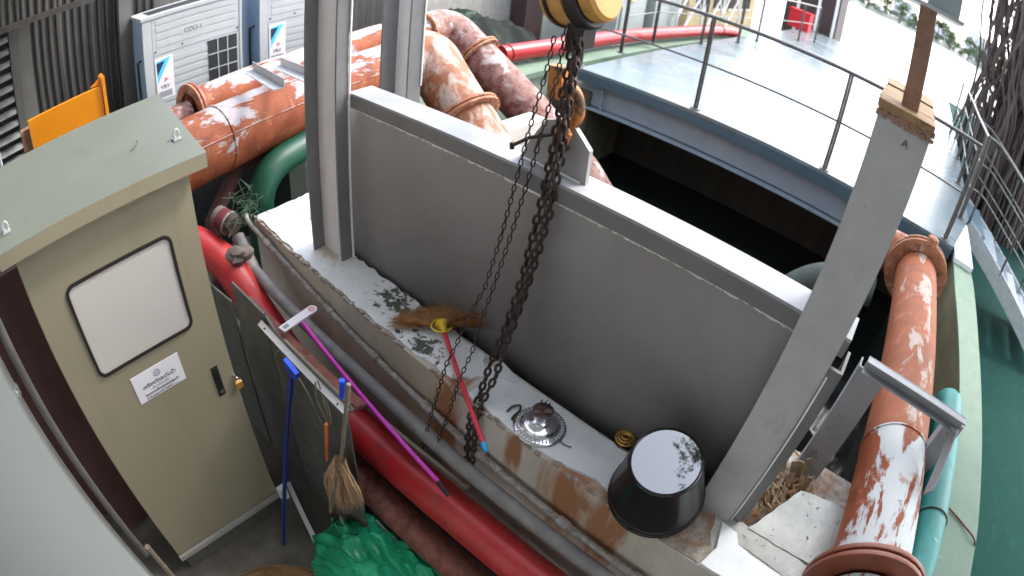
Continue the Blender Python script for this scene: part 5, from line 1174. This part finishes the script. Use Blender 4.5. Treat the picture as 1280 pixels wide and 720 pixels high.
mk('limb', b, 'bark', tr_, smooth=True)
b = NB(); b2 = NB()
for L_ in limbs:
    for k in range(9):
        c = V(L_[1]).lerp(V(L_[2]), random.random())+V((random.gauss(0, .65), random.gauss(0, .65), random.gauss(0, .4)))
        leaf_cloud(b, c, random.uniform(.4, .9), 170, .06, .12); leaf_cloud(b2, c+V((0, 0, .3)), .6, 50, .06, .12)
for k in range(60): leaf_cloud(b, (random.gauss(-.98, .15), random.gauss(2.62, .22), 8+random.gauss(0, .15)), random.uniform(.05, .12), 14, .02, .045)
mk('crown', b, 'leaf_dark', tr_); mk('crown', b2, 'leaf_light', tr_)
# a few hanging leaves near the roots
b = NB()
for k in range(10): leaf_cloud(b, (TX+random.uniform(-1.1, .8), TY+random.uniform(-.6, .6), random.uniform(3.4, 5.5)), .3, 24, .04, .09)
mk('hanging_leaves', b, 'leaf_dark', tr_)
# far shore trees
random.seed(77)
for k in range(26):
    x = -52+k*6.4+random.uniform(-1.5, 1.5); y = 198+random.uniform(-4, 10); h = random.uniform(5.5, 10.5)
    light = k % 3 == 1
    t = thing('far_tree', (x, y, 1), 'pale hazy tree in the row on the far river bank', 'tree', 'trees on the far bank')
    b = NB(); tube(b, [(x, y, 0), (x+.2, y, h*.5), (x+random.uniform(-.6, .6), y, h*.85)], [.35, .22, .08], 6); mk('trunk', b, 'bark', t)
    b = NB()
    for j in range(random.randint(4, 7)):
        c = (x+random.gauss(0, 1.7), y+random.gauss(0, 1.2), h*random.uniform(.4, .95)); leaf_cloud(b, c, random.uniform(1.2, 2.1), 90, .35, .7)
    mk('crown', b, 'far_leaf_light' if light else 'far_leaf', t)
b = NB()
for k in range(420): leaf_cloud(b, (-60+k*.42+random.uniform(-1, 1), 200+random.uniform(-3, 6), random.uniform(1.2, 3.4)+1.2*noise.noise(V((k*.05, 0, 0)))), 1.1, 22, .3, .6)
o = mk('bank_shrubs', b, 'far_leaf', loc=(0, 200, 1)); tag(o, 'hazy band of shrubs along the far river bank', 'shrubs', kind='stuff')
for k, (x, w, h) in enumerate(((-12, 10, 9), (6, 8, 6), (20, 14, 11), (45, 9, 13), (62, 12, 8), (-40, 14, 10))):
    t = thing('far_building', (x, 228, 0), ['low white far building behind the left shore trees', 'small pale far building behind the shore trees', 'wide pale far building behind the shore trees', 'tallest pale far building near the banyan tree', 'pale far building at the right end of the shore', 'pale far building at the left end of the shore'][k], 'building')
    b = NB(); box(b, (x, 225, 0), (x+w, 233, h)); mk('wall', b, 'far_building', t)
    b = NB(); box(b, (x-.3, 224.6, h+.01), (x+w+.3, 233.4, h+.5)); mk('roof', b, 'box_grey', t)
    for fz in range(2, int(h)-1, 3):
        for j in range(int(w//2.5)):
            b = NB(); box(b, (x+.8+j*2.5, 224.93, fz), (x+2.0+j*2.5, 224.99, fz+1.4)); mk('window', b, 'box_grey', t)

# ================================================================== BUILDING OVER THE CAMERA (out of frame, partly added to shade the foreground)
b = NB(); box(b, (-4.6, -4, 4.2), (6.5, 1.1, 4.35)); box(b, (1.45, 1.1, 4.2), (6.5, 5.3, 4.35)); o = mk('roof_canopy', b, 'building_white'); tag(o, 'unseen concrete canopy above the camera, its right wing added for shade', 'canopy', kind='structure')  # front edge and right wing shaped to shade foreground and green floor
b = NB(); box(b, (2.9, -1.69, 0), (3.1, 1.1, 4.19)); o = mk('side_shade_wall', b, 'building_white'); tag(o, 'unseen wall added right of the camera to dim the cabinet', 'wall', kind='structure')  # added wall, keeps side light off the cabinet
b = NB(); box(b, (-9, -1.9, 0), (6.5, -1.7, 4.19)); o = mk('building_wall', b, 'building_white'); tag(o, 'grey wall of the building behind the camera', 'wall', kind='structure')
